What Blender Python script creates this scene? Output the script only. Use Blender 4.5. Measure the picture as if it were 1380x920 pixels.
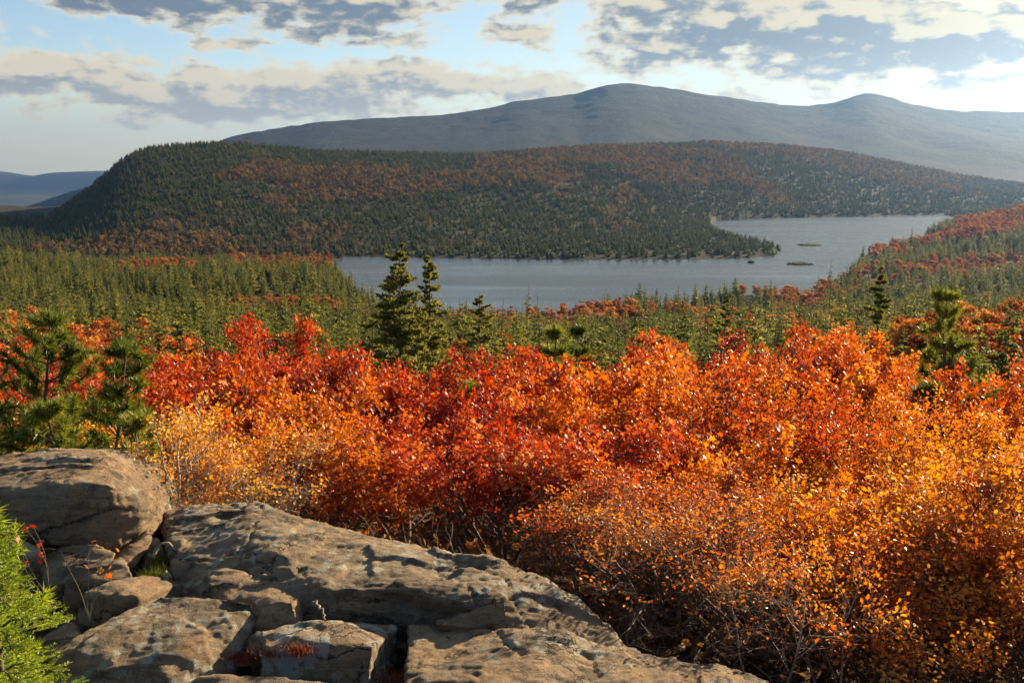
import bpy, bmesh, math, random
import numpy as np
from mathutils import Vector, Matrix

for o in list(bpy.data.objects):
    bpy.data.objects.remove(o)
SC = bpy.context.scene
COL = SC.collection
R = math.radians

# ------------------------------------------------------------------ camera
PITCH = R(10.35)
FPX = 1380 * 35.0 / 36.0
cam_d = bpy.data.cameras.new('camera')
cam_d.lens = 35.0
cam_d.sensor_width = 36.0
cam_d.clip_start = 0.1
cam_d.clip_end = 60000
cam = bpy.data.objects.new('camera', cam_d)
COL.objects.link(cam)
cam.location = (0, 0, 0)
cam.rotation_euler = (math.pi / 2 - PITCH, 0, 0)
SC.camera = cam

# ------------------------------------------------------------------ render settings
SC.render.engine = 'CYCLES'
cy = SC.cycles
cy.use_denoising = True
cy.denoiser = 'OPENIMAGEDENOISE'
cy.denoising_input_passes = 'RGB_ALBEDO_NORMAL'
cy.max_bounces = 6
cy.diffuse_bounces = 3
cy.glossy_bounces = 2
cy.transmission_bounces = 4
cy.volume_bounces = 0
cy.transparent_max_bounces = 8
cy.use_adaptive_sampling = True
cy.adaptive_threshold = 0.015
cy.caustics_reflective = False
cy.caustics_refractive = False
cy.sample_clamp_indirect = 6
SC.view_settings.view_transform = 'Standard'
SC.view_settings.look = 'None'
SC.view_settings.gamma = 1
SC.view_settings.use_curve_mapping = False
SC.view_settings.exposure = 1.55

# ------------------------------------------------------------------ sun and sky
SUN_AZ = R(47)       # clockwise from +Y (the view direction)
SUN_EL = R(19)
sun_d = bpy.data.lights.new('sun', 'SUN')
sun_d.energy = 5.0
sun_d.angle = R(0.6)
sun_d.color = (1.0, 0.78, 0.50)
sun = bpy.data.objects.new('sun', sun_d)
COL.objects.link(sun)
sd = Vector((math.sin(SUN_AZ) * math.cos(SUN_EL), math.cos(SUN_AZ) * math.cos(SUN_EL), math.sin(SUN_EL)))
sun.rotation_euler = sd.to_track_quat('Z', 'Y').to_euler()

W = bpy.data.worlds.new('World')
SC.world = W
W.use_nodes = True
wt = W.node_tree
wt.nodes.clear()


class NB:
    """small helper for building node trees"""
    def __init__(s, tree):
        s.t = tree

    def n(s, kind, **kw):
        nd = s.t.nodes.new(kind)
        for k, v in kw.items():
            setattr(nd, k, v)
        return nd

    def put(s, sock, v):
        if hasattr(v, 'is_output'):
            s.t.links.new(v, sock)
        elif v is not None:
            sock.default_value = v

    def m(s, op, a, b=None, c=None, clamp=False):
        nd = s.n('ShaderNodeMath', operation=op, use_clamp=clamp)
        s.put(nd.inputs[0], a)
        s.put(nd.inputs[1], b)
        s.put(nd.inputs[2], c)
        return nd.outputs[0]

    def mix(s, f, a, b, mode='MIX'):
        nd = s.n('ShaderNodeMix', data_type='RGBA', blend_type=mode)
        s.put(nd.inputs[0], f)
        for k, v in ((6, a), (7, b)):
            if isinstance(v, (tuple, list)):
                v = (v[0], v[1], v[2], 1)
            s.put(nd.inputs[k], v)
        return nd.outputs[2]

    def ss(s, x, lo, hi, a=0.0, b=1.0):
        nd = s.n('ShaderNodeMapRange', interpolation_type='SMOOTHSTEP')
        s.put(nd.inputs[0], x)
        s.put(nd.inputs[1], lo)
        s.put(nd.inputs[2], hi)
        s.put(nd.inputs[3], a)
        s.put(nd.inputs[4], b)
        return nd.outputs[0]

    def noise(s, vec, scale, detail=6, rough=0.55, dist=0.0, dim='3D'):
        nd = s.n('ShaderNodeTexNoise', noise_dimensions=dim)
        s.put(nd.inputs['Vector'], vec)
        nd.inputs['Scale'].default_value = scale
        nd.inputs['Detail'].default_value = detail
        nd.inputs['Roughness'].default_value = rough
        nd.inputs['Distortion'].default_value = dist
        return nd.outputs[0]

    def xyz(s, x, y, z):
        nd = s.n('ShaderNodeCombineXYZ')
        s.put(nd.inputs[0], x)
        s.put(nd.inputs[1], y)
        s.put(nd.inputs[2], z)
        return nd.outputs[0]

    def sep(s, v):
        nd = s.n('ShaderNodeSeparateXYZ')
        s.put(nd.inputs[0], v)
        return nd.outputs

    def vm(s, op, a, b):
        nd = s.n('ShaderNodeVectorMath', operation=op)
        s.put(nd.inputs[0], a)
        s.put(nd.inputs[1], b)
        return nd.outputs[0]

    def ramp(s, f, stops, interp='LINEAR'):
        nd = s.n('ShaderNodeValToRGB')
        nd.color_ramp.interpolation = interp
        el = nd.color_ramp.elements
        while len(el) < len(stops):
            el.new(0.5)
        for e, (p, c) in zip(el, stops):
            e.position = p
            e.color = (c[0], c[1], c[2], 1)
        s.put(nd.inputs[0], f)
        return nd.outputs[0]


# clouds of the evening: (azimuth deg, elevation deg, half width deg, half height deg, strength)
CLOUDS = [
    (-18.5, 8.6, 6.6, 1.5, 1.15),      # long dark-bottomed cloud upper left
    (-9.0, 8.7, 5.2, 2.3, 1.1),       # second big one
    (1.2, 8.9, 3.4, 1.3, 0.8),
    (8.2, 8.6, 3.8, 0.95, 1.0),       # small dark lens
    (8.6, 6.2, 4.2, 1.4, 0.9),
    (15.5, 7.2, 8.5, 2.1, 1.3),      # broad grey bank right of centre
    (23.0, 6.1, 7.0, 1.5, 1.2),
    (27.0, 9.0, 7.0, 1.3, 1.15),
    (17.5, 4.9, 5.5, 0.9, 0.9),
    (-25.0, 4.3, 8.0, 1.2, 1.0),     # low grey sheet on the left
    (-15.0, 3.2, 9.0, 1.5, 1.15),
    (-6.0, 4.3, 7.0, 1.2, 0.85),
    (1.0, 3.9, 5.0, 1.0, 0.8),
    (12.0, 3.5, 4.0, 0.8, 0.7),
    (0.3, 6.7, 2.6, 0.7, 0.7),
    (-14.5, 6.1, 2.4, 0.5, 0.6),
    (-7.5, 6.2, 3.2, 0.6, 0.6),
    (26.0, 4.0, 5.0, 0.7, 0.7),
    (38.0, 8.0, 8.0, 3.0, 1.0),
    (-40.0, 7.0, 9.0, 3.0, 1.0),
    (-34.0, 13.0, 9.0, 3.0, 1.0),
    (-4.0, 15.0, 12.0, 2.4, 0.9),
    (24.0, 14.0, 10.0, 2.6, 0.9),
    (48.0, 20.0, 10.0, 3.0, 0.8),
    (5.0, 24.0, 14.0, 4.0, 0.8),
]
g = bpy.data.node_groups.new('cloud_density', 'ShaderNodeTree')
g.interface.new_socket('Vec', in_out='INPUT', socket_type='NodeSocketVector')
g.interface.new_socket('Density', in_out='OUTPUT', socket_type='NodeSocketFloat')
gb = NB(g)
gi = gb.n('NodeGroupInput')
go = gb.n('NodeGroupOutput')
gx, gy, _ = gb.sep(gi.outputs[0])
warp = gb.noise(gb.xyz(gb.m('MULTIPLY', gx, 0.22), gb.m('MULTIPLY', gy, 0.55), 3.1), 1.0, 3, 0.5)
wx = gb.m('MULTIPLY_ADD', gb.m('SUBTRACT', warp, 0.5), 2.2, gx)
wy = gb.m('MULTIPLY_ADD', gb.m('SUBTRACT', warp, 0.5), 0.9, gy)
acc = None
for (az, el, a, b, st) in CLOUDS:
    ux = gb.m('MULTIPLY', gb.m('SUBTRACT', wx, az), 1.0 / a)
    uy = gb.m('MULTIPLY', gb.m('SUBTRACT', wy, el), 1.0 / b)
    d2 = gb.m('ADD', gb.m('MULTIPLY', ux, ux), gb.m('MULTIPLY', uy, uy))
    e = gb.m('MULTIPLY', gb.m('EXPONENT', gb.m('MULTIPLY', d2, -1.0)), st)
    acc = e if acc is None else gb.m('MAXIMUM', acc, e)
n1 = gb.noise(gb.xyz(gb.m('MULTIPLY', gx, 0.50), gb.m('MULTIPLY', gy, 0.95), 0.0), 1.0, 9, 0.52, 0.15)
n2 = gb.noise(gb.xyz(gb.m('MULTIPLY', gx, 0.12), gb.m('MULTIPLY', gy, 0.9), 7.0), 1.0, 4, 0.55)
dn = gb.m('MULTIPLY_ADD', gb.m('SUBTRACT', n1, 0.5), 1.75, acc)
dn = gb.m('MULTIPLY_ADD', gb.m('SUBTRACT', n2, 0.5), 0.9, dn)
gb.put(go.inputs[0], dn)

wb = NB(wt)
tc = wb.n('ShaderNodeTexCoord')
dx, dy, dz = wb.sep(tc.outputs['Generated'])
az = wb.m('MULTIPLY', wb.m('ARCTAN2', dx, dy), 180 / math.pi)
el = wb.m('MULTIPLY', wb.m('ARCSINE', dz), 180 / math.pi)
sky = wb.n('ShaderNodeTexSky', sky_type='NISHITA', sun_disc=False)
sky.sun_elevation = SUN_EL
sky.sun_rotation = SUN_AZ
sky.air_density = 1.0
sky.dust_density = 0.7
sky.ozone_density = 2.0
sky.altitude = 700


def cloud_at(ox, oy):
    nd = wb.n('ShaderNodeGroup')
    nd.node_tree = g
    wb.put(nd.inputs[0], wb.xyz(wb.m('ADD', az, ox), wb.m('ADD', el, oy), 0.0))
    return nd.outputs[0]


d0 = cloud_at(0, 0)
d1 = cloud_at(0.5, 0.8)
puff = wb.noise(wb.xyz(wb.m('MULTIPLY', az, 1.3), wb.m('MULTIPLY', el, 2.2), 2.0), 1.0, 6, 0.62, 0.2)
cover = wb.ss(d0, 0.13, 0.62)
thick = wb.ss(wb.m('MULTIPLY_ADD', wb.m('SUBTRACT', puff, 0.5), 0.6, d0), 0.31, 0.76)
lit = wb.ss(wb.m('SUBTRACT', d0, d1), 0.0, 0.42)
# brightness of thin cloud grows towards the sun
daz = wb.m('SUBTRACT', az, 36.0)
near_sun = wb.m('EXPONENT', wb.m('MULTIPLY', wb.m('MULTIPLY', daz, daz), -1 / 900.0))
edge_c = wb.mix(near_sun, (5.6, 4.95, 3.6), (5.7, 4.85, 3.0))
core_c = wb.mix(near_sun, (1.15, 1.5, 1.95), (1.9, 2.15, 2.3))
core_c = wb.mix(wb.ss(el, 3.4, 6.4), wb.mix(near_sun, (2.3, 2.5, 2.65), (2.6, 2.7, 2.6)), core_c)
body = wb.mix(thick, edge_c, core_c)
body = wb.mix(wb.m('MULTIPLY', lit, 0.8), body, edge_c)
clear = wb.mix(wb.m('MULTIPLY', near_sun, 0.92), sky.outputs[0], (3.9, 3.5, 2.35))
skyc = wb.mix(cover, clear, body)
# pale bright band of evening air low over the horizon
veil = wb.ss(el, 4.6, 0.4, 0.0, 0.55)
veil_c = wb.mix(near_sun, (4.4, 4.1, 3.1), (4.6, 3.95, 2.5))
skyc = wb.mix(veil, skyc, veil_c)
# the low sun behind the cloud at the right lights the air around it
gx_ = wb.m('MULTIPLY', wb.m('SUBTRACT', az, 31.0), 1 / 10.5)
gy_ = wb.m('MULTIPLY', wb.m('SUBTRACT', el, 7.0), 1 / 5.5)
glow = wb.m('EXPONENT', wb.m('MULTIPLY', wb.m('ADD', wb.m('MULTIPLY', gx_, gx_), wb.m('MULTIPLY', gy_, gy_)), -1.0))
gl = wb.mix(glow, (0, 0, 0), (2.0, 1.35, 0.35))
gm = wb.mix(wb.m('MULTIPLY_ADD', thick, -0.62, 1.0), (0, 0, 0), gl)
skyc = wb.mix(1.0, skyc, gm, 'ADD')
bg = wb.n('ShaderNodeBackground')
wb.put(bg.inputs[0], skyc)
bg.inputs[1].default_value = 0.055
wo = wb.n('ShaderNodeOutputWorld')
wt.links.new(bg.outputs[0], wo.inputs[0])
W.cycles.sampling_method = 'MANUAL'
W.cycles.sample_map_resolution = 512

# ------------------------------------------------------------------ helpers
CP, SP = math.cos(PITCH), math.sin(PITCH)


def slope(py):
    """z / Y of the photograph's pixel row"""
    v = (460.0 - py) / FPX
    return (-SP + v * CP) / (CP + v * SP)


def at(px, py, Y):
    u = (px - 690.0) / FPX
    v = (460.0 - py) / FPX
    s = Y / (CP + v * SP)
    return np.array([u * s, Y, (-SP + v * CP) * s])


def project(p):
    d = p[1] * CP - p[2] * SP
    return 690 + FPX * p[0] / d, 460 - FPX * (p[1] * SP + p[2] * CP) / d


def tanaz(px, py=400):
    u = (px - 690.0) / FPX
    v = (460.0 - py) / FPX
    return u / (CP + v * SP)


def _hash(ix, iy, iz):
    h = (ix.astype(np.int64) * 374761393 + iy.astype(np.int64) * 668265263 + iz.astype(np.int64) * 2147483647) & 0xFFFFFFFF
    h = ((h ^ (h >> 13)) * 1274126177) & 0xFFFFFFFF
    h = (h ^ (h >> 16)) & 0xFFFFFF
    return h.astype(np.float64) / 0xFFFFFF


def vnoise(P):
    f = np.floor(P)
    t = P - f
    t = t * t * (3 - 2 * t)
    i = f.astype(np.int64)
    out = 0
    for a in (0, 1):
        for b in (0, 1):
            for c in (0, 1):
                w = (t[:, 0] if a else 1 - t[:, 0]) * (t[:, 1] if b else 1 - t[:, 1]) * (t[:, 2] if c else 1 - t[:, 2])
                out = out + w * _hash(i[:, 0] + a, i[:, 1] + b, i[:, 2] + c)
    return out * 2 - 1


def fbm(P, octaves=4, gain=0.5):
    s, a = 0, 1.0
    P = np.array(P, float)
    for k in range(octaves):
        s = s + a * vnoise(P + 17.3 * k)
        a *= gain
        P = P * 2.03
    return s


def facets(P, scale, tilt, seed):
    """chipped relief: cells of tilted planes"""
    Q = P * scale
    f = np.floor(Q).astype(np.int64)
    best = np.full(len(P), 1e9)
    val = np.zeros(len(P))
    for i in (-1, 0, 1):
        for j in (-1, 0, 1):
            for k in (-1, 0, 1):
                ci = f + np.array([i, j, k])
                h = [_hash(ci[:, 0] + 57 * m, ci[:, 1] + seed, ci[:, 2] - 31 * m) for m in range(7)]
                c = ci + np.stack(h[:3], 1)
                dv = Q - c
                dd = (dv ** 2).sum(1)
                n = np.stack(h[3:6], 1) - 0.5
                v = (dv * n).sum(1) * 2 * tilt + (h[6] - 0.5) * 0.6
                w = dd < best
                best[w] = dd[w]
                val[w] = v[w]
    return val / scale


def mesh_from(name, V, F, mat=None, smooth=False):
    """V (n,3); F (m,k) index array or list of such arrays"""
    me = bpy.data.meshes.new(name)
    V = np.asarray(V, np.float32)
    Fs = F if isinstance(F, list) else [F]
    Fs = [np.asarray(f, np.int32) for f in Fs if len(f)]
    nl = sum(f.size for f in Fs)
    nf = sum(len(f) for f in Fs)
    me.vertices.add(len(V))
    me.vertices.foreach_set('co', V.ravel())
    me.loops.add(nl)
    me.polygons.add(nf)
    me.loops.foreach_set('vertex_index', np.concatenate([f.ravel() for f in Fs]))
    tot = np.concatenate([np.full(len(f), f.shape[1], np.int32) for f in Fs])
    st = np.concatenate([[0], np.cumsum(tot)[:-1]]).astype(np.int32)
    me.polygons.foreach_set('loop_start', st)
    me.polygons.foreach_set('use_smooth', np.full(nf, smooth, bool))
    me.update(calc_edges=True)
    if mat:
        me.materials.append(mat)
    return me


def link(name, me, parent=None, loc=None):
    o = bpy.data.objects.new(name, me)
    COL.objects.link(o)
    if parent:
        o.parent = parent
    if loc is not None:
        o.location = loc
    return o


def tag(o, label=None, cat=None, group=None, kind=None):
    for k, v in (('label', label), ('category', cat), ('group', group), ('kind', kind)):
        if v:
            o[k] = v
    return o


def thing(name, label, cat, loc, group=None):
    o = link(name, None, None, loc)
    o.empty_display_size = 0.2
    return tag(o, label, cat, group)


# ------------------------------------------------------------------ materials
def new_mat(name):
    m = bpy.data.materials.new(name)
    m.use_nodes = True
    m.node_tree.nodes.clear()
    return m, NB(m.node_tree)


def finish(m, b, shader, disp=None):
    out = b.n('ShaderNodeOutputMaterial')
    b.t.links.new(shader, out.inputs[0])
    return m


def principled(b, col, rough=0.8, normal=None, spec=0.3):
    p = b.n('ShaderNodeBsdfPrincipled')
    if isinstance(col, (tuple, list)):
        col = (col[0], col[1], col[2], 1)
    b.put(p.inputs['Base Color'], col)
    b.put(p.inputs['Roughness'], rough)
    b.put(p.inputs['Specular IOR Level'], spec)
    if normal is not None:
        b.put(p.inputs['Normal'], normal)
    return p.outputs[0]


def bump(b, h, strength, dist):
    nd = b.n('ShaderNodeBump')
    nd.inputs['Strength'].default_value = strength
    nd.inputs['Distance'].default_value = dist
    b.put(nd.inputs['Height'], h)
    return nd.outputs[0]


def leaf_mat(name, stops, trans=0.45, rough=0.45, patch=1.6, spec=0.4, tree=0.35):
    """leaves: colour differs from leaf to leaf, from branch to branch and from tree to tree"""
    m, b = new_mat(name)
    geo = b.n('ShaderNodeNewGeometry')
    oi = b.n('ShaderNodeObjectInfo')
    tco = b.n('ShaderNodeTexCoord')
    pn = b.noise(b.vm('ADD', tco.outputs['Object'], b.vm('MULTIPLY', b.xyz(oi.outputs['Random'], oi.outputs['Random'], oi.outputs['Random']), (40, 30, 20))), patch, 3, 0.5)
    f = b.m('MULTIPLY_ADD', geo.outputs['Random Per Island'], 0.62, b.m('MULTIPLY_ADD', b.m('SUBTRACT', pn, 0.5), 1.5, 0.19))
    f = b.m('MULTIPLY_ADD', b.m('SUBTRACT', oi.outputs['Random'], 0.5), tree, f)
    c = b.ramp(f, stops)
    p = principled(b, c, rough, None, spec)
    tr = b.n('ShaderNodeBsdfTranslucent')
    hs = b.n('ShaderNodeHueSaturation')
    hs.inputs['Saturation'].default_value = 1.05
    hs.inputs['Value'].default_value = 1.25
    b.put(hs.inputs['Color'], c)
    b.put(tr.inputs[0], hs.outputs[0])
    mx = b.n('ShaderNodeMixShader')
    mx.inputs[0].default_value = trans
    b.t.links.new(p, mx.inputs[1])
    b.t.links.new(tr.outputs[0], mx.inputs[2])
    return finish(m, b, mx.outputs[0])


M = {}
M['leaf_red'] = leaf_mat('scarlet leaves', [(0.0, (0.13, 0.016, 0.010)), (0.3, (0.33, 0.032, 0.014)), (0.6, (0.50, 0.075, 0.020)), (0.85, (0.58, 0.15, 0.03)), (1.0, (0.62, 0.24, 0.06))])
M['leaf_rust'] = leaf_mat('red orange leaves', [(0.0, (0.18, 0.026, 0.010)), (0.35, (0.44, 0.075, 0.014)), (0.7, (0.60, 0.15, 0.018)), (1.0, (0.66, 0.26, 0.03))])
M['leaf_orange'] = leaf_mat('orange leaves', [(0.0, (0.24, 0.05, 0.012)), (0.35, (0.52, 0.14, 0.018)), (0.7, (0.63, 0.215, 0.024)), (1.0, (0.70, 0.33, 0.05))])
M['leaf_gold'] = leaf_mat('golden leaves', [(0.0, (0.36, 0.10, 0.02)), (0.3, (0.58, 0.21, 0.022)), (0.65, (0.70, 0.34, 0.035)), (1.0, (0.76, 0.48, 0.09))])
M['needle_spruce'] = leaf_mat('spruce needles', [(0.0, (0.040, 0.058, 0.012)), (0.4, (0.12, 0.135, 0.024)), (0.75, (0.20, 0.19, 0.034)), (1.0, (0.30, 0.26, 0.05))], 0.46, 0.6, 0.35, 0.25, 0.6)
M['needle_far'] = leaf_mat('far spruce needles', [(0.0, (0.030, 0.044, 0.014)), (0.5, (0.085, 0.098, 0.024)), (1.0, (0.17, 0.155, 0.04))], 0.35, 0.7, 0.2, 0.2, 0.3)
M['needle_lit'] = leaf_mat('sunlit fir needles', [(0.0, (0.045, 0.055, 0.013)), (0.4, (0.13, 0.13, 0.025)), (0.75, (0.22, 0.20, 0.038)), (1.0, (0.32, 0.27, 0.06))], 0.45, 0.6, 0.8, 0.25, 0.3)
M['needle_pine'] = leaf_mat('pine needles', [(0.0, (0.045, 0.07, 0.010)), (0.4, (0.135, 0.16, 0.019)), (0.75, (0.24, 0.255, 0.028)), (1.0, (0.34, 0.33, 0.045))], 0.35, 0.45, 1.6, 0.35)
M['needle_fir'] = leaf_mat('fir needles', [(0.0, (0.10, 0.17, 0.012)), (0.4, (0.25, 0.33, 0.02)), (0.75, (0.40, 0.46, 0.03)), (1.0, (0.50, 0.52, 0.06))], 0.4, 0.45, 4.0, 0.35)
M['crown_autumn'] = leaf_mat('autumn crowns', [(0.0, (0.19, 0.06, 0.022)), (0.3, (0.34, 0.095, 0.025)), (0.6, (0.47, 0.14, 0.028)), (0.85, (0.54, 0.21, 0.038)), (1.0, (0.52, 0.32, 0.07))], 0.35, 0.6, 0.3, 0.2, 0.9)
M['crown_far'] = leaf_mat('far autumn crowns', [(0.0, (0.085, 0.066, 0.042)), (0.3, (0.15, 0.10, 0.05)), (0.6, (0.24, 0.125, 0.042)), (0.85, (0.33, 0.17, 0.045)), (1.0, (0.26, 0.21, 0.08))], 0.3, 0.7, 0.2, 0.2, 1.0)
M['leaf_scrub'] = leaf_mat('undergrowth leaves', [(0.0, (0.05, 0.045, 0.018)), (0.35, (0.15, 0.08, 0.025)), (0.7, (0.32, 0.12, 0.03)), (1.0, (0.13, 0.14, 0.03))], 0.35, 0.6, 1.2, 0.25)
M['moss'] = leaf_mat('moss', [(0.0, (0.05, 0.07, 0.012)), (0.5, (0.10, 0.14, 0.02)), (1.0, (0.18, 0.20, 0.03))], 0.3, 0.7, 6, 0.2)
M['heath'] = leaf_mat('heath twigs', [(0.0, (0.10, 0.02, 0.015)), (0.5, (0.24, 0.06, 0.04)), (1.0, (0.34, 0.15, 0.07))], 0.3, 0.6, 6, 0.2)


def bark_mat(name, c0, c1, scale=9.0, band=False):
    m, b = new_mat(name)
    tco = b.n('ShaderNodeTexCoord')
    v = b.vm('MULTIPLY', tco.outputs['Object'], (1, 1, 3.5) if band else (1, 1, 0.3))
    n = b.noise(v, scale, 5, 0.65)
    c = b.ramp(n, [(0.36, c0), (0.62, c1)])
    return finish(m, b, principled(b, c, 0.8, bump(b, n, 0.5, 0.01), 0.25))


M['bark'] = bark_mat('grey brown bark', (0.055, 0.040, 0.030), (0.17, 0.13, 0.095))
M['bark_birch'] = bark_mat('pale birch bark', (0.16, 0.125, 0.09), (0.46, 0.40, 0.31), 7.0, True)
M['bark_dead'] = bark_mat('bleached dead wood', (0.15, 0.115, 0.08), (0.32, 0.26, 0.18), 12.0)


def rock_mat(name, c_dark, c_mid, c_light, lichen=0.3, white=0.0):
    m, b = new_mat(name)
    tco = b.n('ShaderNodeTexCoord')
    oi = b.n('ShaderNodeObjectInfo')
    rr = oi.outputs['Random']
    P = b.vm('ADD', tco.outputs['Object'], b.vm('MULTIPLY', b.xyz(rr, rr, rr), (31, 17, 23)))
    strat = b.vm('MULTIPLY', P, (0.8, 0.8, 5.0))
    big = b.noise(P, 1.7, 5, 0.6, 0.4)
    mid = b.noise(strat, 5.0, 8, 0.68, 0.5)
    fine = b.noise(P, 26, 9, 0.78)
    grain = b.noise(P, 150, 3, 0.7)
    f = b.m('ADD', b.m('MULTIPLY', big, 0.45), b.m('MULTIPLY', mid, 0.55))
    c = b.ramp(f, [(0.30, c_dark), (0.48, c_mid), (0.66, c_light)])
    c = b.mix(b.ss(b.noise(P, 3.1, 6, 0.65, 0.6), 0.48, 0.64, 0, 0.5), c, (0.26, 0.24, 0.205))
    c = b.mix(b.ss(b.noise(b.vm('MULTIPLY', P, (1.3, 0.8, 1)), 4.3, 6, 0.65, 0.5), 0.54, 0.66, 0, 0.6), c, (0.56, 0.42, 0.26))
    c = b.mix(b.ss(grain, 0.35, 0.7, 0.35, 0), c, (0.09, 0.07, 0.055))
    # rusty iron staining
    st = b.ss(b.noise(P, 2.6, 4, 0.6, 0.8), 0.55, 0.72, 0, 0.6)
    c = b.mix(st, c, (0.36, 0.19, 0.09))
    # dark crusts in pits and dark speckle
    c = b.mix(b.ss(fine, 0.50, 0.66, 0, 0.6), c, (c_dark[0] * 0.45, c_dark[1] * 0.45, c_dark[2] * 0.45))
    c = b.mix(b.ss(b.noise(b.vm('MULTIPLY', P, (1, 1, 1.6)), 3.3, 9, 0.72, 0.4), 0.50, 0.64, 0, 0.62), c, (0.085, 0.066, 0.055))
    # grey green lichen colonies with rounded edges
    vo = b.n('ShaderNodeTexVoronoi', feature='F1')
    b.put(vo.inputs['Vector'], b.vm('ADD', P, b.vm('MULTIPLY', b.xyz(fine, grain, fine), (0.08, 0.08, 0.08))))
    vo.inputs['Scale'].default_value = 13
    where = b.ss(b.noise(P, 2.2, 4, 0.6), 0.62 - 0.28 * lichen, 0.74 - 0.28 * lichen)
    spot = b.m('MULTIPLY', b.ss(vo.outputs['Distance'], 0.52, 0.32), where)
    lc = b.mix(b.ss(grain, 0.4, 0.6), (0.24, 0.25, 0.19), (0.60, 0.60, 0.48))
    c = b.mix(b.m('MULTIPLY', spot, 0.85), c, lc)
    # hairline cracks along the bedding
    ve = b.n('ShaderNodeTexVoronoi', feature='DISTANCE_TO_EDGE')
    wob = b.noise(P, 4.0, 5, 0.6)
    b.put(ve.inputs['Vector'], b.vm('ADD', b.vm('MULTIPLY', P, (0.55, 1.5, 2.2)), b.vm('MULTIPLY', b.xyz(wob, fine, wob), (0.5, 0.35, 0.5))))
    ve.inputs['Scale'].default_value = 1.5
    crk = b.m('MULTIPLY', b.ss(ve.outputs['Distance'], 0.022, 0.004), b.ss(b.noise(P, 1.9, 3, 0.5), 0.40, 0.52))
    c = b.mix(b.m('MULTIPLY', crk, 0.8), c, (0.035, 0.028, 0.022))
    if white:
        vw = b.ss(b.noise(b.vm('MULTIPLY', P, (1, 1, 0.7)), 6.5, 6, 0.6, 0.6), 0.60 - 0.12 * white, 0.63 - 0.12 * white)
        c = b.mix(b.m('MULTIPLY', vw, 0.8), c, (0.46, 0.44, 0.37))
    h = b.m('ADD', b.m('MULTIPLY', mid, 0.9), b.m('ADD', b.m('MULTIPLY', fine, 0.7), b.m('MULTIPLY', grain, 0.22)))
    h = b.m('SUBTRACT', h, b.m('MULTIPLY', crk, 0.7))
    return finish(m, b, principled(b, c, 0.86, bump(b, h, 1.0, 0.06), 0.25))


M['rock'] = rock_mat('brown conglomerate', (0.11, 0.080, 0.055), (0.37, 0.25, 0.14), (0.62, 0.43, 0.235), 0.35)
M['rock_grey'] = rock_mat('grey weathered conglomerate', (0.11, 0.090, 0.072), (0.37, 0.265, 0.155), (0.62, 0.45, 0.26), 0.6)
M['rock_lichen'] = rock_mat('lichen crusted conglomerate', (0.11, 0.080, 0.055), (0.37, 0.255, 0.145), (0.62, 0.43, 0.24), 0.6, 0.8)


def ground_material():
    m, b = new_mat('ground')
    geo = b.n('ShaderNodeNewGeometry')
    P = geo.outputs['Position']
    px_, py_, pz_ = b.sep(P)
    n_near = b.noise(P, 3.0, 8, 0.7)
    near = b.ramp(n_near, [(0.35, (0.018, 0.012, 0.008)), (0.52, (0.05, 0.028, 0.015)), (0.7, (0.11, 0.05, 0.02))])
    n_mid = b.noise(P, 0.02, 8, 0.7)
    mid = b.ramp(n_mid, [(0.36, (0.020, 0.022, 0.012)), (0.5, (0.034, 0.032, 0.018)), (0.64, (0.055, 0.042, 0.022))])
    n_far = b.noise(b.vm('MULTIPLY', P, (1, 1, 1)), 0.0035, 10, 0.72)
    far = b.ramp(n_far, [(0.36, (0.012, 0.018, 0.016)), (0.52, (0.026, 0.027, 0.022)), (0.66, (0.046, 0.036, 0.026))])
    c = b.mix(b.ss(py_, 24, 60), near, mid)
    c = b.mix(b.ss(py_, 2600, 3400), c, far)
    # farm land of the valley bottom
    vcell = b.n('ShaderNodeTexVoronoi')
    b.put(vcell.inputs['Vector'], b.vm('MULTIPLY', P, (0.0022, 0.0009, 0)))
    vcell.inputs['Scale'].default_value = 1.0
    fl = b.ramp(vcell.outputs['Color'], [(0.2, (0.05, 0.06, 0.035)), (0.6, (0.12, 0.11, 0.06)), (0.9, (0.06, 0.045, 0.03))])
    c = b.mix(b.ss(pz_, -380, -480), c, fl)
    hh = b.m('ADD', b.m('MULTIPLY', n_near, 0.08), b.m('MULTIPLY', n_mid, 1.5))
    hh = b.m('ADD', hh, b.m('MULTIPLY', b.noise(P, 0.03, 6, 0.75), b.ss(py_, 2600, 3400, 0, 22)))
    return finish(m, b, principled(b, c, 0.95, bump(b, hh, 0.8, 1.0), 0.1))


M['ground'] = ground_material()


def water_material():
    m, b = new_mat('lake water')
    geo = b.n('ShaderNodeNewGeometry')
    P = geo.outputs['Position']
    w1 = b.noise(b.vm('MULTIPLY', P, (0.10, 0.22, 1)), 1.0, 4, 0.6)
    w2 = b.noise(b.vm('MULTIPLY', P, (0.5, 0.9, 1)), 1.0, 3, 0.6)
    gust = b.noise(b.vm('MULTIPLY', P, (0.003, 0.014, 1)), 1.0, 4, 0.6)
    h = b.m('ADD', b.m('MULTIPLY', w1, 0.8), b.m('MULTIPLY', w2, 0.35))
    h = b.m('MULTIPLY', h, b.ss(gust, 0.3, 0.65, 0.25, 1.0))
    p = b.n('ShaderNodeBsdfPrincipled')
    p.inputs['Base Color'].default_value = (0.030, 0.045, 0.056, 1)
    b.put(p.inputs['Roughness'], b.ss(gust, 0.35, 0.65, 0.16, 0.34))
    p.inputs['IOR'].default_value = 1.33
    b.put(p.inputs['Normal'], bump(b, h, 0.6, 0.8))
    return finish(m, b, p.outputs[0])


M['water'] = water_material()

# ------------------------------------------------------------------ terrain
LAKE_Z = -90.0


def plan(px, py, z=LAKE_Z):
    Y = z / slope(py)
    p = at(px, py, Y)
    return p[0], p[1]


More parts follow.
